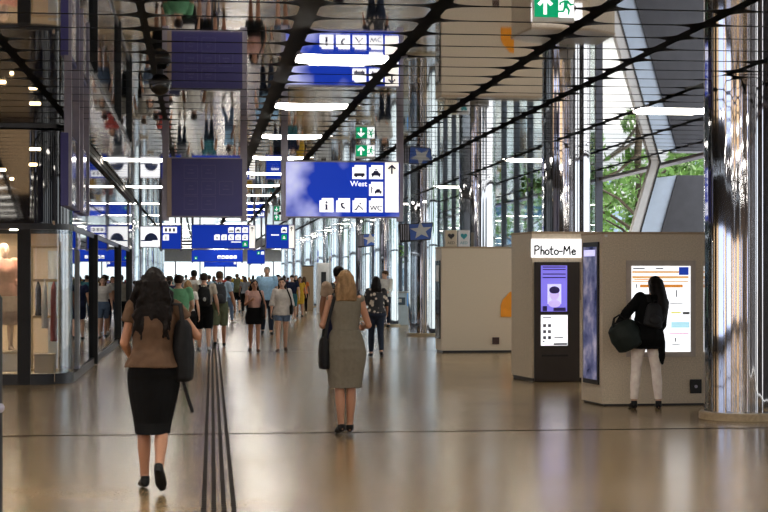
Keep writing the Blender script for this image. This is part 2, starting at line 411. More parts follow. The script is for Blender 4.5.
def clothes_rail():
    x, y = W(46, DF + .9)
    t = thing('clothes_rail', 'brass and cream clothes rail behind the curved shop glass', 'clothes rail', (x, y, .16))
    br = mat('brass_tube', hexc(205, 180, 140), .3, .8)
    mb = MB()
    for dx in (-.22, .2): mb.tube([(dx, 0, 0), (dx, 0, 1.95)], .022)
    mb.build('upright', br, t, True)
    for z in (.85, 1.42, 1.95):
        mb = MB(); mb.tube([(-.24, 0, z), (.24, 0, z)], .02); mb.build('rail', br, t, True)
    mb = MB(); mb.box((0, 0, .02), (.5, .3, .04)); mb.build('base', br, t)
    for i, (dx, c, lab) in enumerate(((.12, hexc(200, 110, 110), 'pink scarf hanging from the clothes rail in the shop'), (-.02, hexc(235, 225, 210), 'cream shirt hanging from the clothes rail in the shop'), (-.12, hexc(60, 50, 48), 'dark garment hanging from the clothes rail in the shop'))):
        mb = MB(); mb.loft([(0, 0, -.95 + .2 * i, .05, .1), (0, 0, -.5, .045, .1), (0, 0, -.12, .04, .1), (0, 0, -.02, .012, .03), (0, 0, .03, .008, .01)], 12)
        o = link('hanging_garment', remesh(mb, .012, 3, .01, 9, i), mat('garment%d' % i, c, .8)); o.location = (x + dx, y, .16 + 1.42)
        tag(o, lab, 'garment')
    t = thing('display_box', 'cream storage box on the floor of the shop window', 'box', (x + .02, y - .4, .16))
    mb = MB(); mb.box((0, 0, .13), (.3, .3, .26), bev=.01); mb.build('box_body', SHOPW, t)
    mb = MB(); mb.box((0, 0, .275), (.32, .32, .03), bev=.008); mb.build('lid', LAMIN, t)
clothes_rail()
x, y = W(64, DF + 1.6)
t = thing('shop_display', 'pale upright display panel behind the curved glass corner', 'display panel', (x, y, .16))
mb = MB(); mb.box((0, 0, .95), (.5, .06, 1.9)); mb.build('panel', mat('pale_panel', hexc(200, 205, 212), .4), t)
mb = MB(); mb.box((0, 0, .02), (.5, .3, .04)); mb.build('base', GREYM, t)

# ------------------------------------------------------------------ chrome columns
CLAB = ['large polished chrome column at the edge of the route map kiosk', 'chrome column rising behind the photo booth', 'chrome column rising behind the kiosk with the orange mark', 'chrome column carrying the larger blue star sign', 'chrome column beside the white ticket counter', 'chrome column carrying the smaller blue star sign']
for i in range(12):
    yc = 17.9 + 8.83 * i
    t = thing('steel_column', CLAB[i] if i < 6 else 'distant chrome column in the receding row', 'column', (6.2, yc, 0), 0, 'chrome columns along the hall'); t['kind'] = 'thing'
    mb = MB(); mb.lathe([(.47, 0), (.47, .07), (.455, .085), (.41, .085)], n=64); mb.build('plinth', STONE, t, True)
    mb = MB(); prof = [.41 + .0022 * math.sin(7 * a + i) + .0016 * math.sin(13 * a + 2 * i) + .001 * math.sin(29 * a) for a in (2 * PI * q / 180 for q in range(180))]
    mb.rings([[Vector((rad * math.cos(2 * PI * q / 180), rad * math.sin(2 * PI * q / 180), z)) for q, rad in enumerate(prof)] for z in (.08, CZ - .003)]); mb.build('shaft', CHROME, t, True)
    if i < 5:
        mb = MB()
        for k in range(6):
            a = k * PI / 3 + .35; mb.box((.41 * math.cos(a), .41 * math.sin(a), CZ / 2), (.006, .008, CZ - .1), rz=a)
        mb.build('seam', DARK, t)
for i in range(7):
    yc = 54 + 8.8 * i
    t = thing('steel_column', 'slim chrome column on the far left of the hall', 'column', (-2.6, yc, 0), 0, 'chrome columns on the left'); t['kind'] = 'thing'
    mb = MB(); mb.lathe([(.33, 0), (.33, .08), (.27, .085)], n=32); mb.build('plinth', STONE, t, True)
    mb = MB(); mb.lathe([(.27, .08), (.27, CZ - .003)], n=32); mb.build('shaft', CHROME, t, True)
# tactile strip
xa, ya = foot(219, 512); xb, yb = foot(213.8, 343)
dv = (Vector((xb, yb)) - Vector((xa, ya))); st = thing('tactile_guide_strip', 'four dark ribbed guide lines for blind walkers along the floor', 'guide strip', (xa, ya, 0), -math.atan2(dv.x, dv.y))
RIB = mat('dark_rib', (.022, .018, .016), .7, spec=.08)
for q, off in enumerate((-.105, -.035, .035, .105)):
    mb = MB(); yy = -6.0
    while yy < 32:
        ln = .085 if yy < 16 else .4
        mb.box((off, yy + ln / 2, .003), (.034, ln, .007)); yy += ln + (.03 if yy < 16 else .02)
    mb.build('rib_line', RIB, st)
# ------------------------------------------------------------------ signs
def local(t, D): pass
def pict(kind, mb, a):
    """pictogram polygons in plate units: plate is a x a centred at 0, front at y=0"""
    P = lambda pts: mb.prism([(x * a, z * a) for x, z in pts], -.006, -.003)
    def disc(x, z, r, n=12): P([(x + r * math.cos(2 * PI * k / n), z + r * math.sin(2 * PI * k / n)) for k in range(n)])
    R = lambda x0, z0, x1, z1: P([(x0, z0), (x1, z0), (x1, z1), (x0, z1)])
    def car(x, z, s):
        P([(x - .3 * s, z - .12 * s), (x + .3 * s, z - .12 * s), (x + .3 * s, z + .05 * s), (x + .2 * s, z + .05 * s), (x + .13 * s, z + .2 * s), (x - .13 * s, z + .2 * s), (x - .2 * s, z + .05 * s), (x - .3 * s, z + .05 * s)])
        R(x - .27 * s, z - .2 * s, x - .16 * s, z - .12 * s); R(x + .16 * s, z - .2 * s, x + .27 * s, z - .12 * s)
    if kind == 'bus':
        R(-.38, -.3, .38, -.24); P([(-.4, -.24), (.4, -.24), (.38, -.08), (-.36, -.08)]); disc(-.22, -.31, .07); disc(.22, -.31, .07)
    elif kind == 'taxi': car(0, -.12, 1.1); R(-.09, .14, .09, .22)
    elif kind == 'ride': car(.15, -.18, .85); disc(-.33, .12, .06); R(-.37, -.3, -.29, .05); R(-.3, -.02, -.17, .04)
    elif kind == 'i': disc(0, .2, .09); R(-.075, -.34, .075, .06); R(-.11, -.34, .11, -.28); R(-.11, 0, 0, .06)
    elif kind == 'tel': P([(-.16, .12), (-.04, .2), (.02, .1), (-.05, .02), (.02, -.1), (.1, -.16), (.2, -.06), (.12, -.3), (-.08, -.2), (-.18, -.02)]); disc(.05, .12, .05)
    elif kind == 'walk': disc(.05, .12, .06); P([(-.3, -.3), (-.2, -.33), (0, -.02), (-.06, .04)]); P([(0, -.02), (.3, -.3), (.22, -.34), (-.06, -.06)]); R(-.36, -.36, -.2, -.28)
    elif kind == 'mark': R(-.22, -.25, .22, -.1); disc(0, .08, .12)
    elif kind == 'mark2': R(-.12, -.3, .02, .12); R(.08, -.3, .2, .02)
    elif kind == 'cap':
        P([(.35 * math.cos(PI * k / 12) + .05, -.15 + .38 * math.sin(PI * k / 12)) for k in range(13)]); R(-.48, -.2, .1, -.13)
def plate(parent, x, z, a, kind, face=None, y=-.04):
    q = a / 2; c = a * .16
    mb = MB(); mb.prism([(-q, -q), (q, -q), (q, q), (-q + c, q), (-q + c, q - c), (-q, q - c)], -.003, .002)
    o = mb.build('pictogram_plate', face or WHITE_E, parent); o.location = (x, y, z)
    if kind == 'WC': text('WC', a * .5, INK, o, (0, -.005, -a * .22), name='pictogram', bold=.0022)
    else:
        mb = MB(); pict(kind, mb, a); mb.build('pictogram', INK if face is not GREEN_E else WHITE_E, o)
    return o
def arrow(parent, x, z, a, m, y=-.046, name='arrow', rz=0):
    mb = MB(); c = Matrix.Rotation(rz, 4, 'Y')
    mb.prism([(-.1 * a, -.55 * a), (.1 * a, -.55 * a), (.1 * a, .2 * a), (.32 * a, -.04 * a), (.48 * a, .1 * a), (0, .58 * a), (-.48 * a, .1 * a), (-.32 * a, -.04 * a), (-.1 * a, .2 * a)], -.002, .002, M=c)
    o = mb.build(name, m, parent); o.location = (x, y, z); return o
def sign(px0, px1, py0, py1, s, label, face, hang=(.02, .98), name='hanging_sign', frame=GREYM, hr=.035, group='hanging signs'):
    D = F / s; x, y = W((px0 + px1) / 2, D); wd = (px1 - px0) / s; hg = (py1 - py0) / s
    z = CAMZ + (HOR - (py0 + py1) / 2) / s
    t = thing(name, label, 'sign', (x, y, z), 0, group)
    mb = MB(); mb.box((0, .015, 0), (wd, .09, hg), bev=.008); mb.build('housing', frame, t)
    mb = MB(); mb.box((0, -.034, 0), (wd - .045, .012, hg - .045)); mb.build('face', face, t)
    for h in hang:
        mb = MB(); mb.box(((h - .5) * wd, .015, (CZ - z + hg / 2) / 2 - hg / 2 + .0), (hr * 2, hr * 1.6, CZ - z + hg / 2 + .1)); mb.build('hanger', frame, t)
    def L_(px, py): return ((px - (px0 + px1) / 2) / s, ((py0 + py1) / 2 - py) / s)
    return t, L_
# the big west sign
big, LB = sign(284.5, 401, 161, 218, 67, 'large blue sign with painted light patches reading West with white pictograms and arrow', LIGHTPATCH, hang=(0.0, .995), hr=.05)
def zb(zx, zy): return LB(zx / 6.144 + 280, zy / 6.144 + 155)
for (zx, zy, k) in ((486, 105, 'bus'), (589, 105, 'taxi'), (589, 208, 'ride'), (284, 309, 'i'), (386, 309, 'tel'), (487, 309, 'walk'), (589, 309, 'WC')):
    x, z = zb(zx, zy); plate(big, x, z, .208, k)
x, z = zb(687, 198); q = MB(); q.box((0, 0, 0), (.205, .006, .745)); ap = q.build('arrow_panel', CREAM_E, big); ap.location = (x, -.041, z)
arrow(ap, 0, .27, .13, INK, -.006)
x, z = zb(482, 178); text('West', .112, WHITE_E, big, (x, -.043, z), bold=.0012)
# the dark back of a sign
ds, LD = sign(167.5, 243.5, 157.5, 217.5, 67, 'unlit dark navy sign panel with faint embossed squares', NAVY, hang=(-.02, 1.0), hr=.05)
q = MB(); q.box(LD(169.7, 187.5)[:1] + (-.043, 0), (.065, .01, .86)); q.build('edge_strip', mat('taupe_strip', hexc(168, 152, 142), .5), ds)
def outline(x, z, a, m, parent, w_=.008):
    mb = MB()
    for dx, dz, sx, sz in ((0, a / 2, a, w_), (0, -a / 2, a, w_), (a / 2, 0, w_, a), (-a / 2, 0, w_, a)): mb.box((dx, 0, dz), (sx, .006, sz))
    mb.box((0, 0, -.02), (a * .5, .005, .012)); mb.box((0, 0, .03), (a * .3, .005, .012))
    o = mb.build('embossed_square', m, parent); o.location = (x, -.043, z)
for px, py in ((191, 172), (208.5, 172), (191, 188), (208.5, 188), (226, 188), (191, 203), (208.5, 203)):
    outline(*LD(px, py), .2, NAVYLINE, ds)
# far signs
def rowplates(t, Lf, lst, s, y=-.042):
    for px, py, wpx, k in lst: plate(t, *Lf(px, py), wpx / s, k, None if k != 'green' else GREEN_E) if k != 'green' else plate(t, *Lf(px, py), wpx / s, 'mark', GREEN_E)
t, Lf = sign(191.5, 255.5, 224.5, 249, 33, 'long blue sign over the crowd with two rows of pictograms', BLUE_E)
rowplates(t, Lf, [(231, 230, 5.6, 'bus'), (238, 230, 5.6, 'taxi'), (245, 230, 5.6, 'mark'), (217, 237.3, 5.6, 'mark2'), (224, 237.3, 5.6, 'i'), (231, 237.3, 5.6, 'tel'), (238, 237.3, 5.6, 'walk'), (245, 237.3, 5.6, 'mark'), (245, 244, 5.6, 'green')], 33)
q = MB(); q.box((0, 0, 0), (.17, .006, .68)); o = q.build('arrow_panel', CREAM_E, t); o.location = (Lf(252, 0)[0], -.041, 0); arrow(o, 0, .24, .12, INK, -.006)
x, z = Lf(236, 242); q = MB(); q.box((0, 0, 0), (.3, .005, .03)); o = q.build('caption_bar', WHITE_E, t); o.location = (x, -.042, z)
t, Lf = sign(265.5, 294.5, 224.5, 249, 33, 'small square blue sign with a green pictogram, beside the long blue sign', BLUE_E)
rowplates(t, Lf, [(284, 230, 5.6, 'taxi'), (284, 237.3, 5.6, 'green')], 33)
q = MB(); q.box((0, 0, 0), (.16, .006, .68)); o = q.build('arrow_panel', CREAM_E, t); o.location = (Lf(291.5, 0)[0], -.041, 0); arrow(o, 0, .24, .12, INK, -.006)
x, z = Lf(275, 235); q = MB(); q.box((0, 0, 0), (.24, .005, .035)); o = q.build('caption_bar', WHITE_E, t); o.location = (x, -.042, z)
t, Lf = sign(140, 160.5, 226, 247.5, 33, 'white hanging advert with a blue cap', WHITE_E)
mb = MB(); pict('cap', mb, .58); o = mb.build('cap_picture', mat('cap_blue', (.07, .12, .42), .5), t); o.location = (0, -.042, -.02)
t, Lf = sign(161, 181.5, 225, 249.5, 33, 'blue hanging sign with two white squares beside the cap advert', BLUE_E)
q = MB(); q.box((0, 0, 0), (.42, .005, .18)); o = q.build('pictogram_plate', WHITE_E, t); o.location = (*[Lf(170, 230)[0], -.042], Lf(170, 230)[1])
for dx in (-.12, 0, .12): mb = MB(); mb.box((dx, -.005, 0), (.06, .004, .1)); mb.build('pictogram', INK, o)
plate(t, *Lf(166, 237.5), .18, 'i')
t, Lf = sign(191.5, 243, 249.5, 262, 19.5, 'distant blue sign hanging below the long blue sign', BLUE_E, hr=.05)
rowplates(t, Lf, [(219, 257, 3.2, 'bus'), (223, 257, 3.2, 'taxi'), (227, 257, 3.2, 'i'), (231, 257, 3.2, 'tel'), (235, 257, 3.2, 'walk'), (196, 258, 3, 'green')], 19.5)
t, Lf = sign(247, 265, 249.5, 264, 19.3, 'distant blue sign with a green square left of the small square sign', BLUE_E, hr=.05, hang=(.2, .8))
rowplates(t, Lf, [(258.5, 253, 3.2, 'green'), (262.5, 253, 3, 'i')], 19.5)
t, Lf = sign(204, 237, 259.5, 267, 14, 'farthest blue sign in front of the bright exit', BLUE_E, hr=.05)
rowplates(t, Lf, [(235, 263, 2.4, 'i')], 14)
for i, (px0, s, yb) in enumerate(((80, 30, 24), (318, 21, 17))): pass
# second bank of signs parallel to the walk, hung near the shop corner
for i, (ya, yb, lab) in enumerate(((20.3, 21.7, 'edge-on navy sign hanging nearest to the shop corner'), (22.3, 23.6, 'edge-on navy sign hanging behind the nearest edge-on sign'))):
    t = thing('hanging_sign', lab, 'sign', (-1.66, (ya + yb) / 2, CAMZ + 1.36), 0, 'edge-on signs by the shop')
    mb = MB(); mb.box((-.02, 0, 0), (.1, yb - ya, .92), bev=.01); mb.build('housing', NAVY, t)
    mb = MB(); mb.box((.036, 0, 0), (.012, yb - ya - .1, .84)); mb.build('face', mat('sign_glass', hexc(120, 118, 150), .1, .4), t)
    for yy in (-(yb - ya) / 2 + .05, (yb - ya) / 2 - .05):
        mb = MB(); mb.box((.02, yy, (CZ - CAMZ - 1.36 - .46) / 2), (.09, .09, CZ - CAMZ - 1.36 + .46)); mb.build('hanger', GREYM, t)
# emergency exit signs
def running_man(mb, a):
    P = lambda pts: mb.prism([(x * a, z * a) for x, z in pts], -.006, -.002)
    P([(.08 + .09 * math.cos(2 * PI * k / 10), .36 + .09 * math.sin(2 * PI * k / 10)) for k in range(10)])
    P([(-.08, .25), (.1, .25), (.08, -.02), (-.1, -.05)]); P([(-.08, .25), (-.3, .14), (-.32, .02), (-.25, 0), (-.22, .1), (-.08, .15)])
    P([(.1, .25), (.25, .08), (.36, .1), (.36, .03), (.22, -.01), (.06, .14)]); P([(.08, 0), (.2, -.2), (.16, -.42), (.08, -.42), (.1, -.22), (-.06, -.04)])
    P([(-.1, -.02), (-.14, -.22), (-.36, -.24), (-.36, -.32), (-.08, -.3), (.02, -.06)])
for i, (D, lab) in enumerate(((12.4, 'nearest green exit sign with running figure, cut by the top of the picture'), (26.9, 'green exit sign with running figure above the West sign'), (56.9, 'farthest small green exit sign past the small square sign'))):
    t = thing('exit_sign', lab, 'exit sign', (2.77, D, CAMZ + 2.135), 0, 'green exit signs')
    mb = MB(); mb.box((0, 0, 0), (.335, .05, .235), bev=.006); mb.build('housing', mat('pale_frame', (.6, .62, .62), .4), t)
    mb = MB(); mb.box((-.06, -.027, .012), (.19, .006, .185)); f = mb.build('green_face', GREEN_E, t)
    mb = MB(); mb.box((.098, -.027, .012), (.12, .006, .185)); f2 = mb.build('white_face', WHITE_E, t)
    arrow(f, -.07, .012, .13, WHITE_E, -.032)
    mb = MB(); running_man(mb, .17); o = mb.build('running_figure', GREEN_E, f2); o.location = (.095, -.03, .012)
    for dx in (-.1, .1):
        mb = MB(); mb.box((dx, 0, .2), (.012, .012, .19)); mb.build('hanger', GREYM, t)
# dome camera
x, y = W(160, F / 89.6)
t = thing('dome_camera', 'black dome camera hanging under the ceiling left of the dark sign', 'camera', (x, y, CZ - .14))
mb = MB(); mb.ball((0, 0, 0), .12, u=24, v=16); mb.build('dome', mat('camera_black', (.01, .01, .01), .15), t, True)
mb = MB(); mb.lathe([(.125, .0), (.13, .03), (.1, .06), (.04, .08), (.04, .2)], n=24); mb.build('mount', DARK, t, True)
# black post at the very left edge
x, y = W(1.6, 9.5)
t = thing('barrier_post', 'slim black post at the left edge of the picture', 'post', (x - .045, y, 0))
mb = MB(); mb.lathe([(.05, 0), (.05, 1.5), (.03, 1.53)], n=20); mb.build('pole', BLACK, t, True)
mb = MB(); mb.ball((.035, -.02, .85), .03); mb.build('knob', GREYM, t, True)
# star signs on columns
STARB = mat('star_sign_blue', (.03, .1, .45), .4)
for (px, py, s, wd, lab) in ((415.5, 232.5, 36.6, 35, 'larger blue box sign with white star on a chrome column'), (367.5, 240.5, 26.25, 21, 'smaller blue box sign with white star farther down the column row')):
    D = F / s; x, y = W(px, D); h = .56; a = wd / s / 2
    t = thing('star_sign', lab, 'sign', (x, y, CAMZ + (HOR - py) / s))
    mb = MB(); mb.prism([(-a * .9, -h / 2), (a * .85, -h / 2 + .08), (a, h / 2), (-a, h / 2 - .06)], -.05, .12); mb.build('housing', DARK, t)
    mb = MB(); mb.prism([(-a * .3, -h / 2 + .07), (a * .82, -h / 2 + .11), (a * .95, h / 2 - .03), (-a * .38, h / 2 - .06)], -.062, -.05); mb.build('blue_face', STARB, t)
    mb = MB()
    P = []
    for k in range(10):
        r = .31 if k % 2 == 0 else .13; an = PI / 2 + k * PI / 5 + .1; P.append((a * .3 + r * math.cos(an), .05 + r * .8 * math.sin(an)))
    mb.prism(P, -.07, -.062); mb.build('star', LGREY, t)
    mb = MB()
    for k in range(4): mb.box((-a * .83 + k * a * .13, -.055, 0), (.02, .02, h * .75))
    mb.build('louvre', GREYM, t)
    mb = MB(); mb.tube([(0, .1, 0), (0, .36, 0)], .04); mb.build('bracket', GREYM, t)

# ------------------------------------------------------------------ kiosks
def prism_part(poly, z0, z1, name, m, parent):
    mb = MB(); mb.prism(poly, z0, z1, z=True); return mb.build(name, m, parent)
def inset(poly, d):
    c = Vector((sum(p[0] for p in poly) / len(poly), sum(p[1] for p in poly) / len(poly)))
    return [tuple(Vector(p) + (c - Vector(p)).normalized() * d) for p in poly]
def face_frame(p, q, parent_loc):
    """matrix whose x runs p->q, y into the body, z up, at the middle of p q"""
    p, q = Vector(p), Vector(q); t = (q - p).normalized(); ang = math.atan2(t.y, t.x)
    return Matrix.Translation(((p.x + q.x) / 2 - parent_loc[0], (p.y + q.y) / 2 - parent_loc[1], 0)) @ Matrix.Rotation(ang, 4, 'Z')
# photo booth
a0 = W(511.5, F * CAMZ / 100); a1 = W(532, F * CAMZ / 104); a2 = W(590, F * CAMZ / 103.4)
bo = (a1[0], a1[1], 0)
poly = [a1, a2, (a2[0] + .5, a2[1] + .4), (a2[0] + .5, a1[1] + 1.5), (a0[0] + .5, a1[1] + 1.5), (a0[0] + .0, a0[1])]
poly = [(x - bo[0], y - bo[1]) for x, y in poly]
t = booth = thing('photo_booth', 'tall beige photo booth with lit white name sign and dark panel', 'photo booth', bo)
prism_part(inset(poly, .03), 0, .06, 'plinth', DARK, t); prism_part(poly, .06, 2.31, 'cabinet', LAMIN, t); prism_part(inset(poly, -.012), 2.31, 2.345, 'top_trim', LAMIN2, t)
sb = F / (F * CAMZ / 104)
sB = 104 / CAMZ
def LBo(px, py): return ((px - 532) / sB, CAMZ + (HOR - py) / sB)
def bpart(px0, px1, py0, py1, y, dy, name, m, parent=t, bev=0):
    x0, z1 = LBo(px0, py0); x1, z0 = LBo(px1, py1)
    mb = MB(); mb.box(((x0 + x1) / 2, y, (z0 + z1) / 2), (x1 - x0, dy, z1 - z0), bev=bev); return mb.build(name, m, parent)
bpart(531, 582, 239, 257.5, -.04, .1, 'name_sign', WHITE_E)
def circ(x, y, rx, ry, a0=0, a1=360, n=14): return [(x + rx * math.cos(math.radians(a0 + (a1 - a0) * k / n)), y + ry * math.sin(math.radians(a0 + (a1 - a0) * k / n))) for k in range(n + 1)]
HAND = [[(0, 0), (.02, 1)], [(-.05, .95), (.3, 1.02), (.48, .85), (.42, .62), (.2, .5), (.02, .5)],
        [(.66, 0), (.68, 1.02)], [(.67, .38), (.82, .52), (.95, .45), (.97, 0)], circ(1.32, .26, .2, .26), [(1.76, .95), (1.74, .15), (1.82, 0), (1.95, .03)], [(1.6, .6), (1.98, .64)],
        circ(2.3, .26, .2, .26), [(2.62, .36), (2.95, .38)], [(3.1, 0), (3.16, .98), (3.42, .38), (3.7, 1.0), (3.78, 0)], [(3.98, .28), (4.34, .32), (4.3, .5), (4.12, .54), (3.96, .3), (4.04, .04), (4.22, 0), (4.38, .1)]]
x, z = LBo(533.6, 254.6); kx = .148
mb = MB()
for st_ in HAND:
    for (pa, qa), (pb, qb) in zip(st_, st_[1:]):
        d = Vector((pb - pa, qb - qa)).normalized() * .04
        mb.tube([(x + (pa - d.x) * kx, -.093, z + (qa - d.y) * .135), (x + (pb + d.x) * kx, -.093, z + (qb + d.y) * .135)], (.004, .0115) if False else [(.004, .0115)] * 2, 8, flat=(0, 1, 0))
mb.build('lettering', BLKINK, t)
bp = bpart(534, 580, 262, 381, -.015, .05, 'front_panel', mat('booth_dark_panel', hexc(48, 42, 40), .35), t)
PUR = emit_mat('purple_screen', (.2, .17, .72), .75); PURW = emit_mat('pale_screen_light', (.6, .58, .92), .8); PURD = mat('screen_dark', (.06, .04, .25), .5)
sc = bpart(540.5, 567, 265.5, 311.5, -.045, .02, 'screen', PUR)
mb = MB()
def smark(mb, px0, px1, py0, py1, y=-.058):
    x0, z1 = LBo(px0, py0); x1, z0 = LBo(px1, py1); mb.box(((x0 + x1) / 2, y, (z0 + z1) / 2), (x1 - x0, .004, z1 - z0))
for yy in (266.5, 269, 273.5, 277): smark(mb, 542, 565.5, yy, yy + 1.1)
smark(mb, 542, 546.5, 306, 311); smark(mb, 553, 565.5, 307.5, 311)
mb.build('screen_text', PURD, sc)
mb = MB(); smark(mb, 547, 561, 284, 304, -.057); mb.build('portrait_frame', PURW, sc)
cx, cz = LBo(554, 294)
mb = MB(); mb.ball((cx, -.06, cz), (.075, .006, .1)); mb.ball((cx, -.06, cz - .15), (.1, .006, .06)); mb.build('portrait_face', emit_mat('portrait_skin', (.5, .4, .75), .8), sc)
mb = MB(); mb.ball((cx, -.062, cz + .06), (.085, .008, .06)); mb.build('portrait_hair', PURD, sc)
bpart(540.5, 567.5, 315, 345.5, -.045, .02, 'notice_panel', WHITE_E)
NG = mat('notice_grey', (.2, .22, .3), .5)
for a in [(542, 551, 317, 318), (542, 550, 319.5, 320.2), (554, 563, 337, 338), (553, 567, 343, 345), (542, 544, 340.5, 342)]:
    mb = MB(); smark(mb, *a); mb.build('text_line', NG, t)
for px in (544, 549):
    for py in (324, 330, 336): mb = MB(); smark(mb, px - 1.6, px + 1.6, py, py + 3.2); mb.build('sample_photo', NG, t)
bpart(541, 568, 354.5, 356.5, -.042, .02, 'coin_slot', BLACK)
bpart(581, 588, 262, 300, .01, .03, 'side_pillar', LAMIN2)

# route map kiosk
k0 = W(581.5, F * CAMZ / 123.3); k1 = W(602.5, F * CAMZ / 128); k2 = W(770, F * CAMZ / 127.0)
k2 = (k1[0] + 2.1, k1[1])
ko = (k1[0], k1[1], 0)
poly = [k1, k2, (k2[0], k1[1] + 1.5), (k0[0] + .5, k1[1] + 1.5), k0]
poly = [(x - ko[0], y - ko[1]) for x, y in poly]
t = kiosk = thing('map_kiosk', 'beige speckled kiosk with a backlit route map and a slim side poster', 'kiosk', ko)
prism_part(inset(poly, .03), 0, .025, 'plinth', DARK, t); prism_part(poly, .025, 2.175, 'cabinet', LAMIN, t); prism_part(inset(poly, -.01), 2.175, 2.205, 'top_trim', LAMIN2, t)
sK = 128 / CAMZ
def LK(px, py): return ((px - 602.5) / sK, CAMZ + (HOR - py) / sK)
def kpart(px0, px1, py0, py1, y, dy, name, m, parent=t):
    x0, z1 = LK(px0, py0); x1, z0 = LK(px1, py1)
    mb = MB(); mb.box(((x0 + x1) / 2, y, (z0 + z1) / 2), (x1 - x0, dy, z1 - z0)); return mb.build(name, m, parent)
kpart(626.5, 697.5, 260.5, 357, -.01, .05, 'map_frame', mat('silver_frame', hexc(178, 166, 155), .45, 0))
mp = kpart(631.5, 692, 266, 352, -.035, .015, 'map_face', emit_mat('map_white', (.9, .92, .95), 1.05))
def kmarks(lst, name, m):
    mb = MB()
    for px0, px1, py0, py1 in lst:
        x0, z1 = LK(px0, py0); x1, z0 = LK(px1, py1); mb.box(((x0 + x1) / 2, -.044, (z0 + z1) / 2), (x1 - x0, .004, z1 - z0))
    mb.build(name, m, mp)
OR = emit_mat('map_orange', (.8, .3, .06), .5); ORP = emit_mat('map_pale_orange', (.85, .48, .2), .55); BLm = emit_mat('map_blue', (.02, .06, .45), .5); CY = emit_mat('map_cyan', (.45, .75, .85), .8); GR = mat('map_grey_ink', (.25, .27, .3), .5)
kmarks([(632, 680, 271, 273), (632, 690, 276, 278.5), (632, 690, 281, 282)], 'map_header_band', ORP)
kmarks([(640, 684, 284.5, 287.5), (634, 660, 279.2, 280.2)], 'map_title_bar', OR)
kmarks([(680, 690, 267, 275)], 'map_logo_square', BLm)
kmarks([(672, 691, 322, 328)], 'map_water', CY); kmarks([(634, 646, 318, 322)], 'map_water', CY)
kmarks([(670, 690, 333.5, 334.3)], 'map_route', emit_mat('map_magenta', (.7, .2, .45), .6))
kmarks([(672, 682, 312, 313.5)], 'map_route', emit_mat('map_yellow', (.75, .75, .15), .7))
kmarks([(633, 645, 268, 269.2), (656, 664, 268, 269.2), (634, 642, 300, 300.8), (636, 637, 284, 288), (677, 678, 290, 297), (684, 691, 312, 314.5), (676, 677, 338, 342), (671, 684, 303, 303.7), (640, 648, 294, 295), (673, 681, 344, 344.8)], 'map_print', GR)
so_ = kpart(692.5, 704, 380, 394, -.01, .03, 'socket_panel', BLACK)
mb = MB(); x, z = LK(698, 387); mb.lathe([(.02, 0), (.02, .01)], n=16); o = mb.build('socket', GREYM, so_); o.location = (x, -.03, z); o.rotation_euler = (PI / 2, 0, 0)
kpart(604.5, 607.5, 234.5, 237, -.004, .01, 'white_sticker', WHITEP)
# poster on the oblique face
Mf = face_frame(k0, k1, ko); flen = (Vector(k1) - Vector(k0)).length
def oblique(x0, x1, z0, z1, y, dy, name, m, parent=t):
    mb = MB(); mb.box(((x0 + x1) / 2, y, (z0 + z1) / 2), (x1 - x0, dy, z1 - z0)); o = mb.build(name, m, parent); o.matrix_local = Mf @ Matrix.Identity(4); return o
hw = flen * .36
oblique(-hw, hw, .26, 2.08, -.008, .03, 'poster_frame', DARK)
def poster_mat():
    m = bpy.data.materials.new('poster_print'); m.use_nodes = True
    N = m.node_tree.nodes; L = m.node_tree.links; b = N['Principled BSDF']
    tc = N.new('ShaderNodeTexCoord'); nz = N.new('ShaderNodeTexNoise'); nz.inputs['Scale'].default_value = 3.2; nz.inputs['Detail'].default_value = 5
    L.new(tc.outputs['Object'], nz.inputs['Vector']); rp = N.new('ShaderNodeValToRGB'); e = rp.color_ramp.elements
    e[0].position = .35; e[0].color = (.03, .04, .12, 1); e[1].position = .7; e[1].color = (.55, .5, .62, 1)
    k = e.new(.52); k.color = (.16, .17, .32, 1)
    L.new(nz.outputs['Fac'], rp.inputs[0]); L.new(rp.outputs[0], b.inputs['Base Color']); L.new(rp.outputs[0], b.inputs['Emission Color']); b.inputs['Emission Strength'].default_value = .35; b.inputs['Roughness'].default_value = .15
    return m
oblique(-hw * .85, hw * .85, .32, 2.02, -.026, .008, 'poster', poster_mat())
oblique(-hw * .7, hw * .7, 1.9, 1.98, -.033, .006, 'poster_headline', PURW)

# second kiosk
D2 = 34.6; s2 = F / D2
c0 = W(435, F / 45.2 ); c1 = W(441.5, D2); c1 = (c1[0], c1[1])
e0 = W(435, D2 + .75)
x1 = W(545, D2)[0]
o2 = (c1[0], c1[1], 0)
poly = [(0, 0), (x1 - c1[0], 0), (x1 - c1[0], .62), (e0[0] - c1[0] + .3, .7), (e0[0] - c1[0], e0[1] - c1[1] - .1)]
t = thing('kiosk', 'plain beige speckled kiosk with an orange mark, behind the photo booth', 'kiosk', o2)
prism_part(inset(poly, .03), 0, .05, 'plinth', DARK, t); prism_part(poly, .05, 2.26, 'cabinet', LAMIN, t); prism_part(inset(poly, -.01), 2.26, 2.3, 'top_trim', LAMIN2, t)
def L2(px, py): return ((px - 441.5) / s2, CAMZ + (HOR - py) / s2)
x, z = L2(508, 305)
mb = MB(); mb.prism([(x - .14, z - .26), (x + .15, z - .26), (x + .15, z + .3), (x + .06, z + .28), (x - .1, z + .1), (x - .14, z)], -.025, .005); mb.build('orange_mark', mat('orange_panel', hexc(235, 150, 20), .4), t)
x, z = L2(496.5, 341); mb = MB(); mb.box((x, -.005, z), (.15, .03, .15)); mb.build('socket_panel', mat('brown_socket', hexc(60, 35, 30), .4), t)
M2 = face_frame((o2[0] + poly[4][0], o2[1] + poly[4][1]), c1, o2); fl2 = Vector(poly[4]).length
mb = MB(); mb.box((0, -.012, 1.15), (fl2 * .7, .03, 1.7)); o = mb.build('side_screen', DKGLASS, t); o.matrix_local = M2
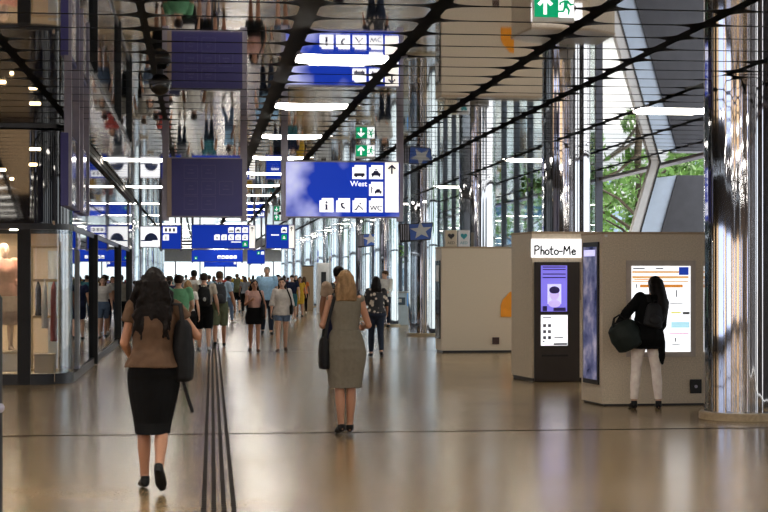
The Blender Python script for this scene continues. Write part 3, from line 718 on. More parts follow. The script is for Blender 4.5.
mb = MB(); mb.box((0, -.03, 1.72), (fl2 * .5, .012, .35)); o = mb.build('side_notice', WHITEP, t); o.matrix_local = M2
# defibrillator boxes on it
for px, m, lab in ((452, mat('beige_box', hexc(205, 190, 165), .4), 'beige defibrillator box with a dark heart on the plain kiosk'), (465, WHITEP, 'white defibrillator box with a teal heart on the plain kiosk')):
    x, z = L2(px, 240.5)
    b_ = thing('defibrillator_box', lab, 'defibrillator box', (o2[0] + x, o2[1] + .18, 2.30), 0, 'defibrillator boxes')
    mb = MB(); mb.box((0, 0, .18), (.26, .14, .36), bev=.012); mb.build('case', m, b_)
    hm = DARK if px < 460 else mat('teal_ink', (.02, .3, .35), .5)
    mb = MB(); P = []
    for k in range(24):
        a = 2 * PI * k / 24; P.append((.0046 * 16 * math.sin(a) ** 3, .23 + .0046 * (13 * math.cos(a) - 5 * math.cos(2 * a) - 2 * math.cos(3 * a) - math.cos(4 * a))))
    mb.prism(P, -.078, -.069); mb.build('heart', hm, b_)
    o = text('AED', .085, hm, b_, (0, -.073, .08))
# ticket counter with screen
sT = 29.0; x, y = W(399, F / sT)
t = thing('ticket_counter', 'low pale blue-grey counter with small screen beside the chrome column', 'counter', (x, y, 0))
mb = MB(); mb.box((0, .3, .55), (.75, .6, 1.1), bev=.02); mb.build('cabinet', mat('pale_blue_panel', hexc(214, 228, 240), .4), t)
mb = MB(); mb.box((-.02, .3, 1.13), (.8, .66, .06), bev=.01); mb.build('top', LGREY, t)
mb = MB(); mb.box((0, -.012, .82), (.42, .03, .26)); mb.build('screen', mat('counter_screen', hexc(90, 105, 120), .2), t)
mb = MB(); mb.box((0, -.03, .84), (.18, .012, .12)); mb.build('notice', WHITEP, t)
mb = MB(); mb.box((.33, -.01, .9), (.1, .02, .5)); mb.build('blue_stripe', emit_mat('soft_blue', (.15, .4, .8), .3), t)
# far kiosks
sG = 21.5
x, y = W(337.5, F / sG); x -= .1; y -= .6
t = thing('kiosk', 'pale grey kiosk with narrow screen at the far side of the hall', 'kiosk', (x, y, 0))
mb = MB(); mb.box((0, .5, 1.15), (1.35, 1, 2.3), bev=.02); mb.build('cabinet', LGREY, t)
mb = MB(); mb.box((-.62, .4, 1.15), (.5, 1, 2.34), bev=.02); mb.build('side_bay', WHITEP, t)
mb = MB(); mb.box((-.6, -.11, 1.3), (.22, .03, 1.2)); mb.build('screen', DARK, t)
x, y = W(312, F / 20.0); x -= .2
t = thing('kiosk', 'narrow taupe kiosk standing left of the pale grey kiosk', 'kiosk', (x, y, 0))
mb = MB(); mb.box((0, .5, 1.1), (.55, 1, 2.2), bev=.02); mb.build('cabinet', LAMIN2, t)
mb = MB(); mb.box((0, .5, 2.22), (.58, 1.03, .05)); mb.build('top_trim', DARK, t)
for px, m, lab in ((332, LGREY, 'small grey box with a heart on top of the pale grey kiosk'), (338, WHITEP, 'small white box with a heart on top of the pale grey kiosk')):
    x, y = W(px, F / sG)
    b_ = thing('defibrillator_box', lab, 'defibrillator box', (x, y + .3, 2.3), 0, 'defibrillator boxes')
    mb = MB(); mb.box((0, 0, .17), (.25, .14, .34), bev=.01); mb.build('case', m, b_)
    mb = MB(); mb.prism([(-.06, .2), (0, .11), (.06, .2), (.03, .24), (0, .21), (-.03, .24)], -.078, -.069); mb.build('heart', BLKINK, b_)

# ------------------------------------------------------------------ outside
def tree(px, D, h, label, seed, spread=2.2):
    rnd = random.Random(seed); x, y = W(px, D)
    t = thing('street_tree', label, 'tree', (x, y, -.1), 0, 'trees outside the hall')
    mb = MB(); mb.tube([(0, 0, 0), (.05, 0, h * .3), (-.05, .05, h * .55), (0, 0, h * .85)], [.16, .12, .09, .04])
    for k in range(7):
        a = k * .9 + seed; z = h * (.35 + .06 * k)
        mb.tube([(0, 0, z), (math.cos(a) * spread * .35, math.sin(a) * spread * .35, z + .5), (math.cos(a) * spread * .75, math.sin(a) * spread * .75, z + .8)], [.05, .035, .015], 6)
    mb.build('trunk', BARK, t, True)
    mb = MB()
    cl = [(Vector((rnd.gauss(0, spread * .5), rnd.gauss(0, spread * .5), h * (.36 + .6 * rnd.random()))), .35 + .45 * rnd.random()) for _ in range(26)]
    for c, r in cl:
        for _ in range(95):
            d = Vector((rnd.gauss(0, 1), rnd.gauss(0, 1), rnd.gauss(0, .8))).normalized() * r * rnd.random() ** .4
            p = c + d; u = Vector((rnd.gauss(0, 1), rnd.gauss(0, 1), rnd.gauss(0, 1))).normalized(); v = u.orthogonal().normalized()
            q = .09 + .07 * rnd.random()
            mb.quad(p - u * q, p + v * q * .5, p + u * q, p - v * q * .5)
    o = mb.build('foliage', LEAF, t)
for a in ((640, 40, 6.0, 'leafy tree outside beside the white slanted strut', 1), (598, 52, 6.5, 'leafy tree outside right of the column behind the booth', 2), (522, 60, 6.5, 'leafy tree seen between the booth column and the kiosk column', 3), (690, 44, 7, 'leafy tree outside behind the dark slanted wall', 4), (443, 75, 7, 'distant leafy tree left of the kiosk column', 5, 2.4)): tree(*a)
def building(x, y, wx, wy, h, label, m, bands):
    t = thing('office_building', label, 'building', (x, y, -.1))
    mb = MB(); mb.box((0, 0, h / 2), (wx, wy, h)); mb.build('facade', m, t)
    for k in range(bands):
        z = 1.8 + k * 3.2
        if z > h - 1: break
        mb = MB()
        mb.box((-wx / 2 - .02, 0, z), (.1, wy * .94, 1.5)); mb.box((0, -wy / 2 - .02, z), (wx * .94, .1, 1.5)); mb.build('window_band', mat('outside_window', hexc(120, 150, 175), .1, .2), t)
building(36, 95, 22, 40, 18, 'pale office building with window bands beyond the trees', mat('pale_facade', hexc(225, 225, 215), .7), 5)
building(22, 165, 16, 60, 16, 'distant white building past the right hand facade', mat('white_facade', hexc(220, 225, 235), .7), 5)
# slanted outdoor stair wall, glass balustrade and strut
sS = 50.0; DS = F / sS; cx, cy = W(660, DS)
def LS(px, py): return ((px - 660) / sS, CAMZ + (HOR - py) / sS)
t = thing('stair_structure', 'dark grey slanted stair wall outside beside the chrome column', 'stair wall', (cx, cy, 0))
def slanted(pts, y0, y1, name, m, parent=t):
    mb = MB(); mb.prism([LS(*p) for p in pts], y0, y1); return mb.build(name, m, parent)
slanted([(625, 359), (760, 359), (760, 175), (678, 175)], 0, .5, 'flank_wall', CONC)
slanted([(601, 359), (625, 359), (678, 175), (655, 178)], .05, .12, 'glass_balustrade', mat('frosted_glass', hexc(185, 200, 220), .3, 0, .05))
t2 = thing('slanted_strut', 'white slanted strut outside left of the stair wall', 'strut', (cx, cy, 0))
slanted([(590, 359), (599, 359), (656, 162), (648, 162)], -.25, -.05, 'beam', WHITEP, t2)
slanted([(599, 359), (600.5, 359), (657.5, 162), (656, 162)], -.27, -.03, 'edge', DARK, t2)
# ------------------------------------------------------------------ people
exec_people = True
SKINS = {'light': mat('skin_light', hexc(205, 160, 135), .5, 0, .05), 'tan': mat('skin_tan', hexc(172, 122, 94), .5, 0, .05), 'dark': mat('skin_dark', hexc(120, 80, 60), .5, 0, .05)}
def cloth(name, rgb, var=.12, scale=14, rough=.85): return mat('cloth_' + name, hexc(*rgb), rough, 0, var, scale, .15, spec=.15)
def hairmat(name, rgb): return mat('hair_' + name, hexc(*rgb), .5, 0, .45, 22, .3, stretch=(1, 1, .18), spec=.12)
HAIR = {'black': hairmat('black', (20, 15, 14)), 'dark': hairmat('dark', (42, 31, 26)), 'brown': hairmat('brown', (80, 58, 40)), 'blond': hairmat('blond', (140, 110, 78)), 'grey': hairmat('grey', (150, 140, 132))}
EYEM = mat('eye_dark', (.015, .012, .01), .2); MOUTHM = mat('lip', hexc(150, 80, 75), .5)
def floral():
    m = bpy.data.materials.new('floral_cloth'); m.use_nodes = True
    N = m.node_tree.nodes; L = m.node_tree.links; b = N['Principled BSDF']
    tc = N.new('ShaderNodeTexCoord'); vo = N.new('ShaderNodeTexVoronoi'); vo.inputs['Scale'].default_value = 11
    rp = N.new('ShaderNodeValToRGB'); e = rp.color_ramp.elements
    e[0].position = .3; e[0].color = (*hexc(205, 190, 175), 1); e[1].position = .4; e[1].color = (.012, .012, .014, 1)
    L.new(tc.outputs['Object'], vo.inputs['Vector']); L.new(vo.outputs['Distance'], rp.inputs[0]); L.new(rp.outputs[0], b.inputs['Base Color']); b.inputs['Roughness'].default_value = .8
    return m
def smooth01(t): t = max(0, min(1, t)); return t * t * (3 - 2 * t)

class Figure:
    def __init__(f, sex='f', lean=0, side=0, twist=0, legs=((0, 0, 3, 0), (0, 0, 3, 0)), arms=((5, 12, 15, 0), (5, 12, 15, 0)), head=(0, 0), bulk=1.0):
        """legs: (hip flexion, knee flexion, abduction, heel lift) left, right.  arms: (flexion, abduction, elbow, forearm abduction)"""
        f.sex = sex; R = math.radians; f.bulk = bulk
        f.shw = .158 if sex == 'f' else .188; f.hipx = .088
        f.lean, f.side, f.twist = R(lean), R(side), R(twist)
        f.legs = []
        for sd, (hf, kf, ab, heel) in zip((-1, 1), legs):
            hip = Vector((sd * f.hipx, 0, .88))
            d1 = Vector((sd * math.sin(R(ab)), math.sin(R(hf)), -math.cos(R(hf)))).normalized()
            d2 = Vector((sd * math.sin(R(ab)) * .6, math.sin(R(hf - kf)), -math.cos(R(hf - kf)))).normalized()
            knee = hip + d1 * .415; ank = knee + d2 * .395
            p = R(heel); fd = Vector((sd * .12, math.cos(p), -math.sin(p))).normalized()
            fu = Vector((0, math.sin(p), math.cos(p)))
            f.legs.append([hip, knee, ank, fd, fu])
        low = 9
        for hip, knee, ank, fd, fu in f.legs:
            for q in (ank - fu * .075 - fd * .055, ank - fu * .075 + fd * .15): low = min(low, q.z)
        f.dz = -low
        for l in f.legs:
            for i in range(3): l[i] = l[i] + Vector((0, 0, f.dz))
        f.arms = []
        for sd, (sf, ab, ef, fab) in zip((-1, 1), arms):
            sh = f.U(Vector((sd * f.shw, -.005, 1.395)))
            Rm = f.rot()
            d1 = Rm @ Vector((sd * math.sin(R(ab)), math.sin(R(sf)) * math.cos(R(ab)), -math.cos(R(sf)) * math.cos(R(ab))))
            d2 = Rm @ Vector((sd * math.sin(R(fab)), math.sin(R(sf + ef)) * math.cos(R(fab)), -math.cos(R(sf + ef)) * math.cos(R(fab))))
            el = sh + d1 * .285; wr = el + d2 * .245
            th = R(sf + ef); t = Rm @ Vector((0, math.cos(th), math.sin(th)))
            f.arms.append((sh, el, wr, d2.normalized(), t.normalized(), sd))
        f.hyaw, f.hpit = R(head[0]), R(head[1])
    def rot(f): return Matrix.Rotation(f.twist, 3, 'Z') @ Matrix.Rotation(f.side, 3, 'Y') @ Matrix.Rotation(-f.lean, 3, 'X')
    def U(f, p):
        p = Vector(p); w_ = smooth01((p.z - .86) / .28)
        Rm = Matrix.Rotation(f.twist * w_, 3, 'Z') @ Matrix.Rotation(f.side * w_, 3, 'Y') @ Matrix.Rotation(-f.lean * w_, 3, 'X')
        c = Vector((0, 0, .93)); return Rm @ (p - c) + c + Vector((0, 0, f.dz))
    def torso_rows(f, off=0, z0=.79, z1=1.47):
        b = f.bulk
        if f.sex == 'f': T = [(.79, .11, .08, -.01), (.83, .165, .105, -.012), (.88, .178 * b, .118 * b, -.018), (.95, .165 * b, .112 * b, -.012), (1.06, .125 * b, .09 * b, 0), (1.15, .128 * b, .092 * b, .004), (1.24, .145 * b, .108 * b, .012), (1.32, .158, .098, .004), (1.385, .15, .078, -.006), (1.425, .088, .06, -.01), (1.47, .05, .052, -.008)]
        else: T = [(.79, .11, .085, -.005), (.83, .16, .105, -.01), (.88, .17 * b, .115 * b, -.012), (.95, .163 * b, .11 * b, -.005), (1.06, .15 * b, .105 * b, .003), (1.15, .158 * b, .108 * b, .006), (1.24, .172 * b, .115 * b, .006), (1.32, .185, .11, 0), (1.385, .175, .085, -.008), (1.43, .1, .066, -.012), (1.47, .058, .058, -.01)]
        rows = [(z, rx + off, ry + off, cy) for z, rx, ry, cy in T]
        def at(z):
            for a, c in zip(rows, rows[1:]):
                if a[0] <= z <= c[0]:
                    k = (z - a[0]) / (c[0] - a[0]); return tuple(a[i] + (c[i] - a[i]) * k for i in range(4))
            return rows[0] if z < rows[0][0] else rows[-1]
        out = [at(z0)] + [r for r in rows if z0 + .01 < r[0] < z1 - .01] + [at(z1)]
        return [(0, cy, z, rx, ry) for z, rx, ry, cy in out]
    def leg_tube(f, mb, i, a, b, off, n=12):
        hip, knee, ank = f.legs[i][:3]; b_ = f.bulk
        P = []
        prof = [(0, .088 * b_), (.25, .082 * b_), (.5, .07), (.85, .054), (1.0, .05), (1.2, .052), (1.4, .052), (1.7, .04), (2.0, .033)]
        if f.sex == 'm': prof = [(t, r * 1.04) for t, r in prof]
        def pos(t):
            p = hip.lerp(knee, t) if t <= 1 else knee.lerp(ank, t - 1)
            if 1.05 < t < 1.9: p = p + Vector((0, -.016 * math.sin((t - 1) * PI), 0))
            return p
        def rad(t):
            for (t0, r0), (t1, r1) in zip(prof, prof[1:]):
                if t0 <= t <= t1: return r0 + (r1 - r0) * (t - t0) / (t1 - t0)
            return prof[-1][1]
        ts = [a] + [t for t, _ in prof if a + .02 < t < b - .02] + [b]
        o = off if callable(off) else (lambda t: off)
        mb.tube([pos(t) for t in ts], [rad(t) + o(t) for t in ts], n)
    def arm_tube(f, mb, i, a, b, off, n=10):
        sh, el, wr = f.arms[i][:3]; k = 1.0 if f.sex == 'f' else 1.18
        prof = [(0, .047), (.3, .044), (.7, .038), (1, .036), (1.25, .038), (1.6, .031), (2, .024)]
        def rad(t):
            for (t0, r0), (t1, r1) in zip(prof, prof[1:]):
                if t0 <= t <= t1: return (r0 + (r1 - r0) * (t - t0) / (t1 - t0)) * k
            return prof[-1][1] * k
        ts = [a] + [t for t, _ in prof if a + .02 < t < b - .02] + [b]
        pos = lambda t: sh.lerp(el, t) if t <= 1 else el.lerp(wr, t - 1)
        o = off if callable(off) else (lambda t: off)
        mb.tube([pos(t) for t in ts], [rad(t) + o(t) for t in ts], n)
    def head_M(f):
        base = f.U((0, -.004, 1.585)); Rm = f.rot() @ Matrix.Rotation(f.hyaw, 3, 'Z') @ Matrix.Rotation(f.hpit, 3, 'X')
        return Matrix.Translation(base) @ Rm.to_4x4()
    def body(f, voxel, fingers=True):
        mb = MB()
        mb.loft(f.torso_rows(), 20, f.U)
        mb.tube([f.U((0, -.012, 1.42)), f.U((0, -.006, 1.48)), f.U((0, .0, 1.55))], [.056, .05, .05])
        H = f.head_M()
        rows = [(-.118, .02, .024, .055), (-.1, .042, .046, .042), (-.07, .057, .07, .018), (-.03, .067, .088, .003), (.015, .0735, .097, -.004), (.055, .072, .096, -.008), (.085, .058, .08, -.012), (.105, .036, .05, -.014), (.115, .012, .016, -.014)]
        mb.loft([(0, cy, z, rx, ry) for z, rx, ry, cy in rows], 20, lambda p: H @ p)
        mb.tube([H @ Vector((0, .088, .022)), H @ Vector((0, .102, -.012)), H @ Vector((0, .112, -.032)), H @ Vector((0, .094, -.042))], [.008, .011, .014, .01], 8)
        mb.ball((0, .082, -.067), (.026, .016, .013), H); mb.ball((0, .082, .03), (.05, .014, .01), H)
        for sd in (-1, 1): mb.ball((sd * .074, -.01, -.008), (.011, .02, .032), H)
        for i in range(2):
            hip, knee, ank, fd, fu = f.legs[i]
            f.leg_tube(mb, i, 0, 2, 0); mb.ball(hip, .088 * f.bulk); mb.ball(knee, .052)
            mb.tube([ank + fu * .03, ank - fu * .03 - fd * .02], [.033, .034]); mb.ball(ank - fu * .045 - fd * .03, (.03, .034, .03))
            mb.tube([ank - fu * .035 - fd * .03, ank - fu * .035 + fd * .06, ank - fu * .055 + fd * .15], [(.032, .032), (.04, .03), (.034, .014)], 10, flat=fd.cross(fu))
            sh, el, wr, d, t, sd = f.arms[i]
            f.arm_tube(mb, i, 0, 2, 0); mb.ball(sh, .052 if f.sex == 'f' else .062); mb.ball(el, .037)
            n = d.cross(t) * -sd; n = n if n.dot(Vector((-sd, 0, 0))) > 0 else -n
            k = 1.0 if f.sex == 'f' else 1.1
            mb.tube([wr - d * .01, wr + d * .03 * k, wr + d * .085 * k], [(.024, .017), (.036 * k, .015), (.038 * k, .013)], 10, flat=t)
            for q, (o, ln) in enumerate(((.027, .068), (.009, .078), (-.009, .072), (-.026, .058))):
                p0 = wr + d * .075 * k + t * o * k; c = .35 + .08 * q
                p1 = p0 + (d * math.cos(c * .6) + n * math.sin(c * .6)) * ln * .5 * k
                p2 = p1 + (d * math.cos(c * 2) + n * math.sin(c * 2)) * ln * .3 * k
                p3 = p2 + (d * math.cos(c * 3) + n * math.sin(c * 3)) * ln * .22 * k
                mb.tube([p0, p1, p2, p3], [.0088, .0085, .008, .0068], 8)
            a = wr + d * .025 * k + t * .024; b = a + (d * .7 + t * .6 + n * .25).normalized() * .042 * k; c = b + (d * .9 + t * .2 + n * .35).normalized() * .03 * k
            mb.tube([a, b, c], [.012, .0105, .008], 8)
        return remesh(mb, voxel, 2)
    def top(f, voxel, off=.014, hem=.95, sleeve=.5, soff=.012, neck=1.44, flare=0, seed=0, wr=.005):
        mb = MB(); rows = f.torso_rows(off, max(hem, .79), neck)
        if hem < .79: rows = [(0, -.01, hem, .19 + flare, .14 + flare)] + rows
        rows = [(cx, cy, z, rx + flare * smooth01((1.25 - z) / .35), ry + flare * .8 * smooth01((1.25 - z) / .35)) for cx, cy, z, rx, ry in rows]
        mb.loft(rows, 22, f.U)
        for i in range(2):
            sh = f.arms[i][0]; mb.ball(sh, (.052 if f.sex == 'f' else .064) + soff * .8)
            if sleeve > 0: f.arm_tube(mb, i, 0, sleeve, lambda t: soff + .006 * t)
        return remesh(mb, voxel, 3, wr, 9, seed)
    def skirt(f, voxel, hem, top=1.06, off=.014, taper=0, seed=0, wr=.004, wid=0):
        mb = MB(); rows = []
        def legx(z):
            X = []
            for hip, knee, ank, fd, fu in f.legs:
                zz = z + f.dz * 0
                for a, b in ((hip, knee), (knee, ank)):
                    if b.z <= zz <= a.z: X.append(a.lerp(b, (a.z - zz) / (a.z - b.z))); break
            return X
        zs = [hem + (.84 + f.dz - hem) * k / 5 for k in range(6)]
        R = []
        for z in zs:
            X = legx(z)
            if not X: X = [f.legs[0][0], f.legs[1][0]]
            cx = sum(p.x for p in X) / len(X); cy = sum(p.y for p in X) / len(X)
            r = .06 + .04 * smooth01((z - hem) / .4)
            dx = max(abs(p.x - cx) for p in X); dy = max(abs(p.y - cy) for p in X)
            k = 1 - taper * smooth01((.85 - z) / .45)
            R.append([Vector((cx + (dx + r + off + wid) * k * math.cos(2 * PI * q / 22), cy - .006 + (dy + r + off + .02) * math.sin(2 * PI * q / 22), z)) for q in range(22)])
        for row in f.torso_rows(off, .88, top):
            cx, cy, z, rx, ry = row
            R.append([f.U((cx + rx * math.cos(2 * PI * q / 22), cy + ry * math.sin(2 * PI * q / 22), z)) for q in range(22)])
        mb.rings(R)
        return remesh(mb, voxel, 2, wr, 8, seed)
    def trousers(f, voxel, end=1.9, off=.014, top=1.02, flare=0, seed=0, wr=.004):
        mb = MB(); mb.loft(f.torso_rows(off, .79, top), 22, f.U)
        for i in range(2):
            mb.ball(f.legs[i][0], (.088 * f.bulk + off)); f.leg_tube(mb, i, 0, end, lambda t: off + flare * t, 14)
        return remesh(mb, voxel, 2, wr, 10, seed)
    def shoe(f, i, voxel, kind='sneaker'):
        hip, knee, ank, fd, fu = f.legs[i]; rt = fd.cross(fu); mb = MB()
        b = ank - fu * .075
        mb.tube([b + fu * .03 - fd * .062, b + fu * .036 - fd * .04, b + fu * .038 + fd * .04, b + fu * .028 + fd * .12, b + fu * .02 + fd * .175], [(.026, .028), (.036, .04), (.043, .038), (.046, .028), (.024, .016)], 12, flat=rt)
        if kind == 'sneaker' or kind == 'boot': mb.tube([b + fu * .03 - fd * .02, b + fu * (.1 if kind == 'boot' else .075) - fd * .018], [.042, .04], 12)
        if kind == 'heel': mb.tube([b + fu * .05 - fd * .05, b - fd * .055], [(.024, .028), (.017, .018)], 10); mb.tube([b + fu * .04 - fd * .035, b + fu * .085 - fd * .035], [.037, .034], 12)
        return remesh(mb, max(voxel * .7, .005), 1)
    def hair(f, voxel, style, seed=0):
        H = f.head_M(); mb = MB(); w_ = .004
        if style in ('short', 'buzz'):
            k = .006 if style == 'buzz' else .014
            mb.loft([(0, cy, z, rx + k, ry + k) for z, rx, ry, cy in ((-.045, .05, .06, -.035), (-.02, .064, .078, -.028), (.02, .0735, .09, -.018), (.05, .074, .098, -.008), (.085, .06, .084, -.012), (.108, .036, .052, -.014), (.118, .012, .016, -.014))], 20, lambda p: H @ p)
        elif style in ('long', 'bob', 'bigwavy', 'wavy'):
            ln = {'bob': .21, 'long': .3, 'wavy': .38, 'bigwavy': .44}[style]; wd = {'bob': .115, 'long': .098, 'wavy': .12, 'bigwavy': .155}[style]
            cap = [(.0, .083, .088, -.03), (.04, .087, .1, -.016), (.08, .073, .092, -.014), (.11, .048, .062, -.015), (.13, .014, .018, -.015)]
            mb.loft([(0, cy, z, rx, ry) for z, rx, ry, cy in cap], 20, lambda p: H @ p)
            rows = [(.06, .086, .074, -.036), (.0, .092, .072, -.05), (-.07, wd, .066, -.062), (-.14, wd * 1.02, .055, -.075)]
            rows = [(0, cy, z, rx, ry) for z, rx, ry, cy in rows]
            if ln > .22: rows += [(0, -.092, -.2, wd * 1.0, .044), (0, -.1, -ln * .85, wd * .84, .036)]
            rows += [(0, -.1 if ln > .22 else -.085, -ln, wd * (.5 if ln > .22 else 1.0), .024)]
            mb.loft(rows, 20, lambda p: H @ p)
            if 'wavy' in style:
                rnd = random.Random(seed)
                for k in range(22 if style == 'bigwavy' else 14):
                    a = rnd.uniform(-1, 1); P = []
                    for q in range(7):
                        z = .02 - ln * (q / 6) * rnd.uniform(.9, 1.05); P.append(H @ Vector((a * wd * (.8 + .25 * math.sin(q * 1.6 + k)), -.085 - .03 * q / 6 - .022 * math.cos(q * 1.3 + k), z)))
                    mb.tube(P, [.016, .021, .022, .022, .02, .016, .008], 8)
            w_ = .008
        elif style in ('bun', 'pony'):
            mb.loft([(0, cy, z, rx + .01, ry + .01) for z, rx, ry, cy in ((-.045, .045, .05, -.04), (.0, .07, .082, -.026), (.05, .074, .096, -.01), (.085, .06, .084, -.012), (.108, .036, .052, -.014), (.118, .012, .016, -.014))], 20, lambda p: H @ p)
            if style == 'bun': mb.ball((0, -.12, .06), (.045, .04, .042), H)
            else: mb.tube([H @ Vector(p) for p in ((0, -.1, .05), (0, -.15, .02), (0, -.16, -.08), (0, -.14, -.2))], [.025, .032, .03, .012])
        elif style == 'hood_long':
            mb.loft([(0, cy, z, rx, ry) for z, rx, ry, cy in ((-.02, .083, .09, -.03), (.04, .09, .104, -.014), (.09, .07, .088, -.014), (.13, .016, .02, -.015))], 20, lambda p: H @ p)
            mb.tube([H @ Vector(p) for p in ((.02, -.05, .04), (.06, -.07, -.08), (.1, -.08, -.2), (.125, -.08, -.36), (.13, -.07, -.52))], [(.085, .075), (.095, .065), (.09, .06), (.075, .05), (.03, .02)], 14)
            mb.tube([H @ Vector(p) for p in ((-.02, -.06, .02), (-.03, -.08, -.1), (-.02, -.09, -.2))], [(.06, .06), (.055, .05), (.03, .02)], 12)
        return remesh(mb, max(voxel, .007), 2, w_, 22, seed)

PEOPLE = []
def person(px, s, face, label, fig, H=1.70, skin='light', hair=('short', 'dark'), top=None, skirt=None, trousers=None, shoes=None, vox=.02, group=None, seed=None, eyes=False, loc=None):
    """face: degrees about z, 0 = walking away from the camera"""
    D = F / s; x, y = W(px, D) if loc is None else loc
    sd = seed if seed is not None else len(PEOPLE)
    t = thing('person', label, 'person', (x, y, 0), math.radians(face), group)
    k = H / 1.70
    def add(name, me, m, par=t):
        me.transform(Matrix.Scale(k, 4)); return link(name, me, m, par)
    b = add('body', fig.body(vox), SKINS[skin])
    if hair: add('hair', fig.hair(vox, hair[0], sd), HAIR[hair[1]])
    if top: a = dict(top); m = a.pop('m'); nm = a.pop('n', 'shirt'); add(nm, fig.top(vox, seed=sd, **a), m)
    if skirt: a = dict(skirt); m = a.pop('m'); nm = a.pop('n', 'skirt'); add(nm, fig.skirt(vox, seed=sd, **a), m)
    if trousers: a = dict(trousers); m = a.pop('m'); nm = a.pop('n', 'trousers'); add(nm, fig.trousers(vox, seed=sd, **a), m)
    if shoes:
        for i in range(2): add('shoe', fig.shoe(i, vox, shoes[1]), shoes[0])
    if eyes:
        Hm = fig.head_M()
        for q in (-1, 1):
            mb = MB(); mb.ball((q * .031, .0865, .004), (.013, .009, .008), Hm, 10, 8); add('eye', mb.mesh('eye', True), EYEM)
            mb = MB(); mb.tube([Hm @ Vector((q * .015, .097, .024)), Hm @ Vector((q * .033, .094, .029)), Hm @ Vector((q * .05, .082, .022))], .0045, 6); add('eyebrow', mb.mesh('eyebrow', True), HAIR[hair[1]] if hair else HAIR['brown'])
        mb = MB(); mb.ball((0, .096, -.068), (.023, .006, .008), Hm, 10, 8); add('mouth', mb.mesh('mouth', True), MOUTHM)
    PEOPLE.append(t)
    return t, fig, k
def carried(name, label, cat, pers, m, parts, group=None):
    """a bag in the person's own frame, but a thing of its own; parts: list of (name, mesh, material)"""
    t, fig, k = pers
    o = thing(name, label, cat, t.location, t.rotation_euler.z, group)
    for nm, me, mm in parts:
        me.transform(Matrix.Scale(k, 4)); link(nm, me, mm, o)
    return o
BAGBLK = mat('bag_black', (.006, .006, .007), .6, 0, .3, 14, .15, spec=.2); BAGDK = mat('bag_strap', (.01, .01, .011), .6, spec=.2)
def backpack(pers, label, m=BAGBLK, size=(.15, .075, .21), mark=None, drop=0):
    t, f, k = pers; c = Vector((0, -.2, 1.19 - drop)); Rm = f.rot().to_4x4()
    M4 = Matrix.Translation(f.U(c)) @ Rm
    sx, sy, sz = size; mb = MB()
    mb.loft([(0, 0, -sz, sx * .75, sy * .8), (0, 0, -sz * .85, sx, sy * 1.1), (0, 0, 0, sx * 1.03, sy * 1.15), (0, .01, sz * .7, sx * .9, sy), (0, .02, sz, sx * .55, sy * .6)], 16, lambda p: M4 @ p)
    parts = [('bag_body', remesh(mb, .012, 2, .004, 9, 3), m)]
    mb = MB(); mb.ball((0, -sy * .95, -sz * .4), (sx * .68, sy * .55, sz * .42), M4); parts.append(('front_pocket', mb.mesh('p', True), m))
    if mark: mb = MB(); mb.ball((.01, -sy * 1.52, -sz * .3), (sx * .25, .012, sz * .2), M4); parts.append(('pale_mark', mb.mesh('p', True), mark))
    for q in (-1, 1):
        mb = MB(); mb.tube([f.U((q * .075, -.15, 1.36 - drop)), f.U((q * .088, -.09, 1.425)), f.U((q * .1, .0, 1.44)), f.U((q * .105, .09, 1.38)), f.U((q * .11, .135, 1.24)), f.U((q * .14, .08, 1.1)), f.U((q * .12, -.13, 1.05))], [(.028, .009)] * 7, 8, flat=(1, 0, 0))
        parts.append(('strap', mb.mesh('s', True), BAGDK))
    mb = MB(); mb.tube([M4 @ Vector(p) for p in ((-.03, .03, sz), (-.02, .03, sz + .04), (.02, .03, sz + .04), (.03, .03, sz))], .008, 6); parts.append(('grab_loop', mb.mesh('s', True), BAGDK))
    return carried('backpack', label, 'backpack', pers, m, parts)
def shoulderbag(pers, label, sd, m=BAGBLK, size=(.055, .14, .17), z=.95, y=-.02, x=.235, tail=False, name='shoulder_bag', slim=.012):
    t, f, k = pers; mb = MB(); sx, sy, sz = size
    M4 = Matrix.Translation(Vector((sd * x, y, z + f.dz)))
    mb.loft([(0, 0, -sz, sx * .8, sy * .85), (0, 0, -sz * .9, sx, sy), (0, 0, 0, sx * 1.05, sy * 1.02), (0, 0, sz * .8, sx * .8, sy * .9), (0, 0, sz, sx * .4, sy * .8)], 16, lambda p: M4 @ p)
    parts = [('bag_body', remesh(mb, .011, 2, .006, 8, 4), m)]
    sh = f.arms[0 if sd < 0 else 1][0]
    mb = MB(); tp = sh + Vector((-sd * .035, 0, .062))
    mb.tube([M4 @ Vector((0, -sy * .75, sz * .85)), Vector((sd * (x - .02), y - .09, z + sz + .12 + f.dz)), tp + Vector((0, -.07, -.03)), tp, tp + Vector((0, .075, -.04)), Vector((sd * (x - .02), y + .11, z + sz + .12 + f.dz)), M4 @ Vector((0, sy * .75, sz * .85))], [(.018, .006)] * 7, 8, flat=(1, 0, 0))
    parts.append(('strap', mb.mesh('s', True), BAGDK))
    if tail:
        mb = MB(); a = M4 @ Vector((0, -sy * .5, -sz)); mb.tube([a, a + Vector((.03, -.02, -.1)), a + Vector((.075, -.03, -.24))], [(.014, .005)] * 3, 8, flat=(1, 0, 0)); parts.append(('loose_strap', mb.mesh('s', True), BAGDK))
    return carried(name, label, 'bag', pers, m, parts)

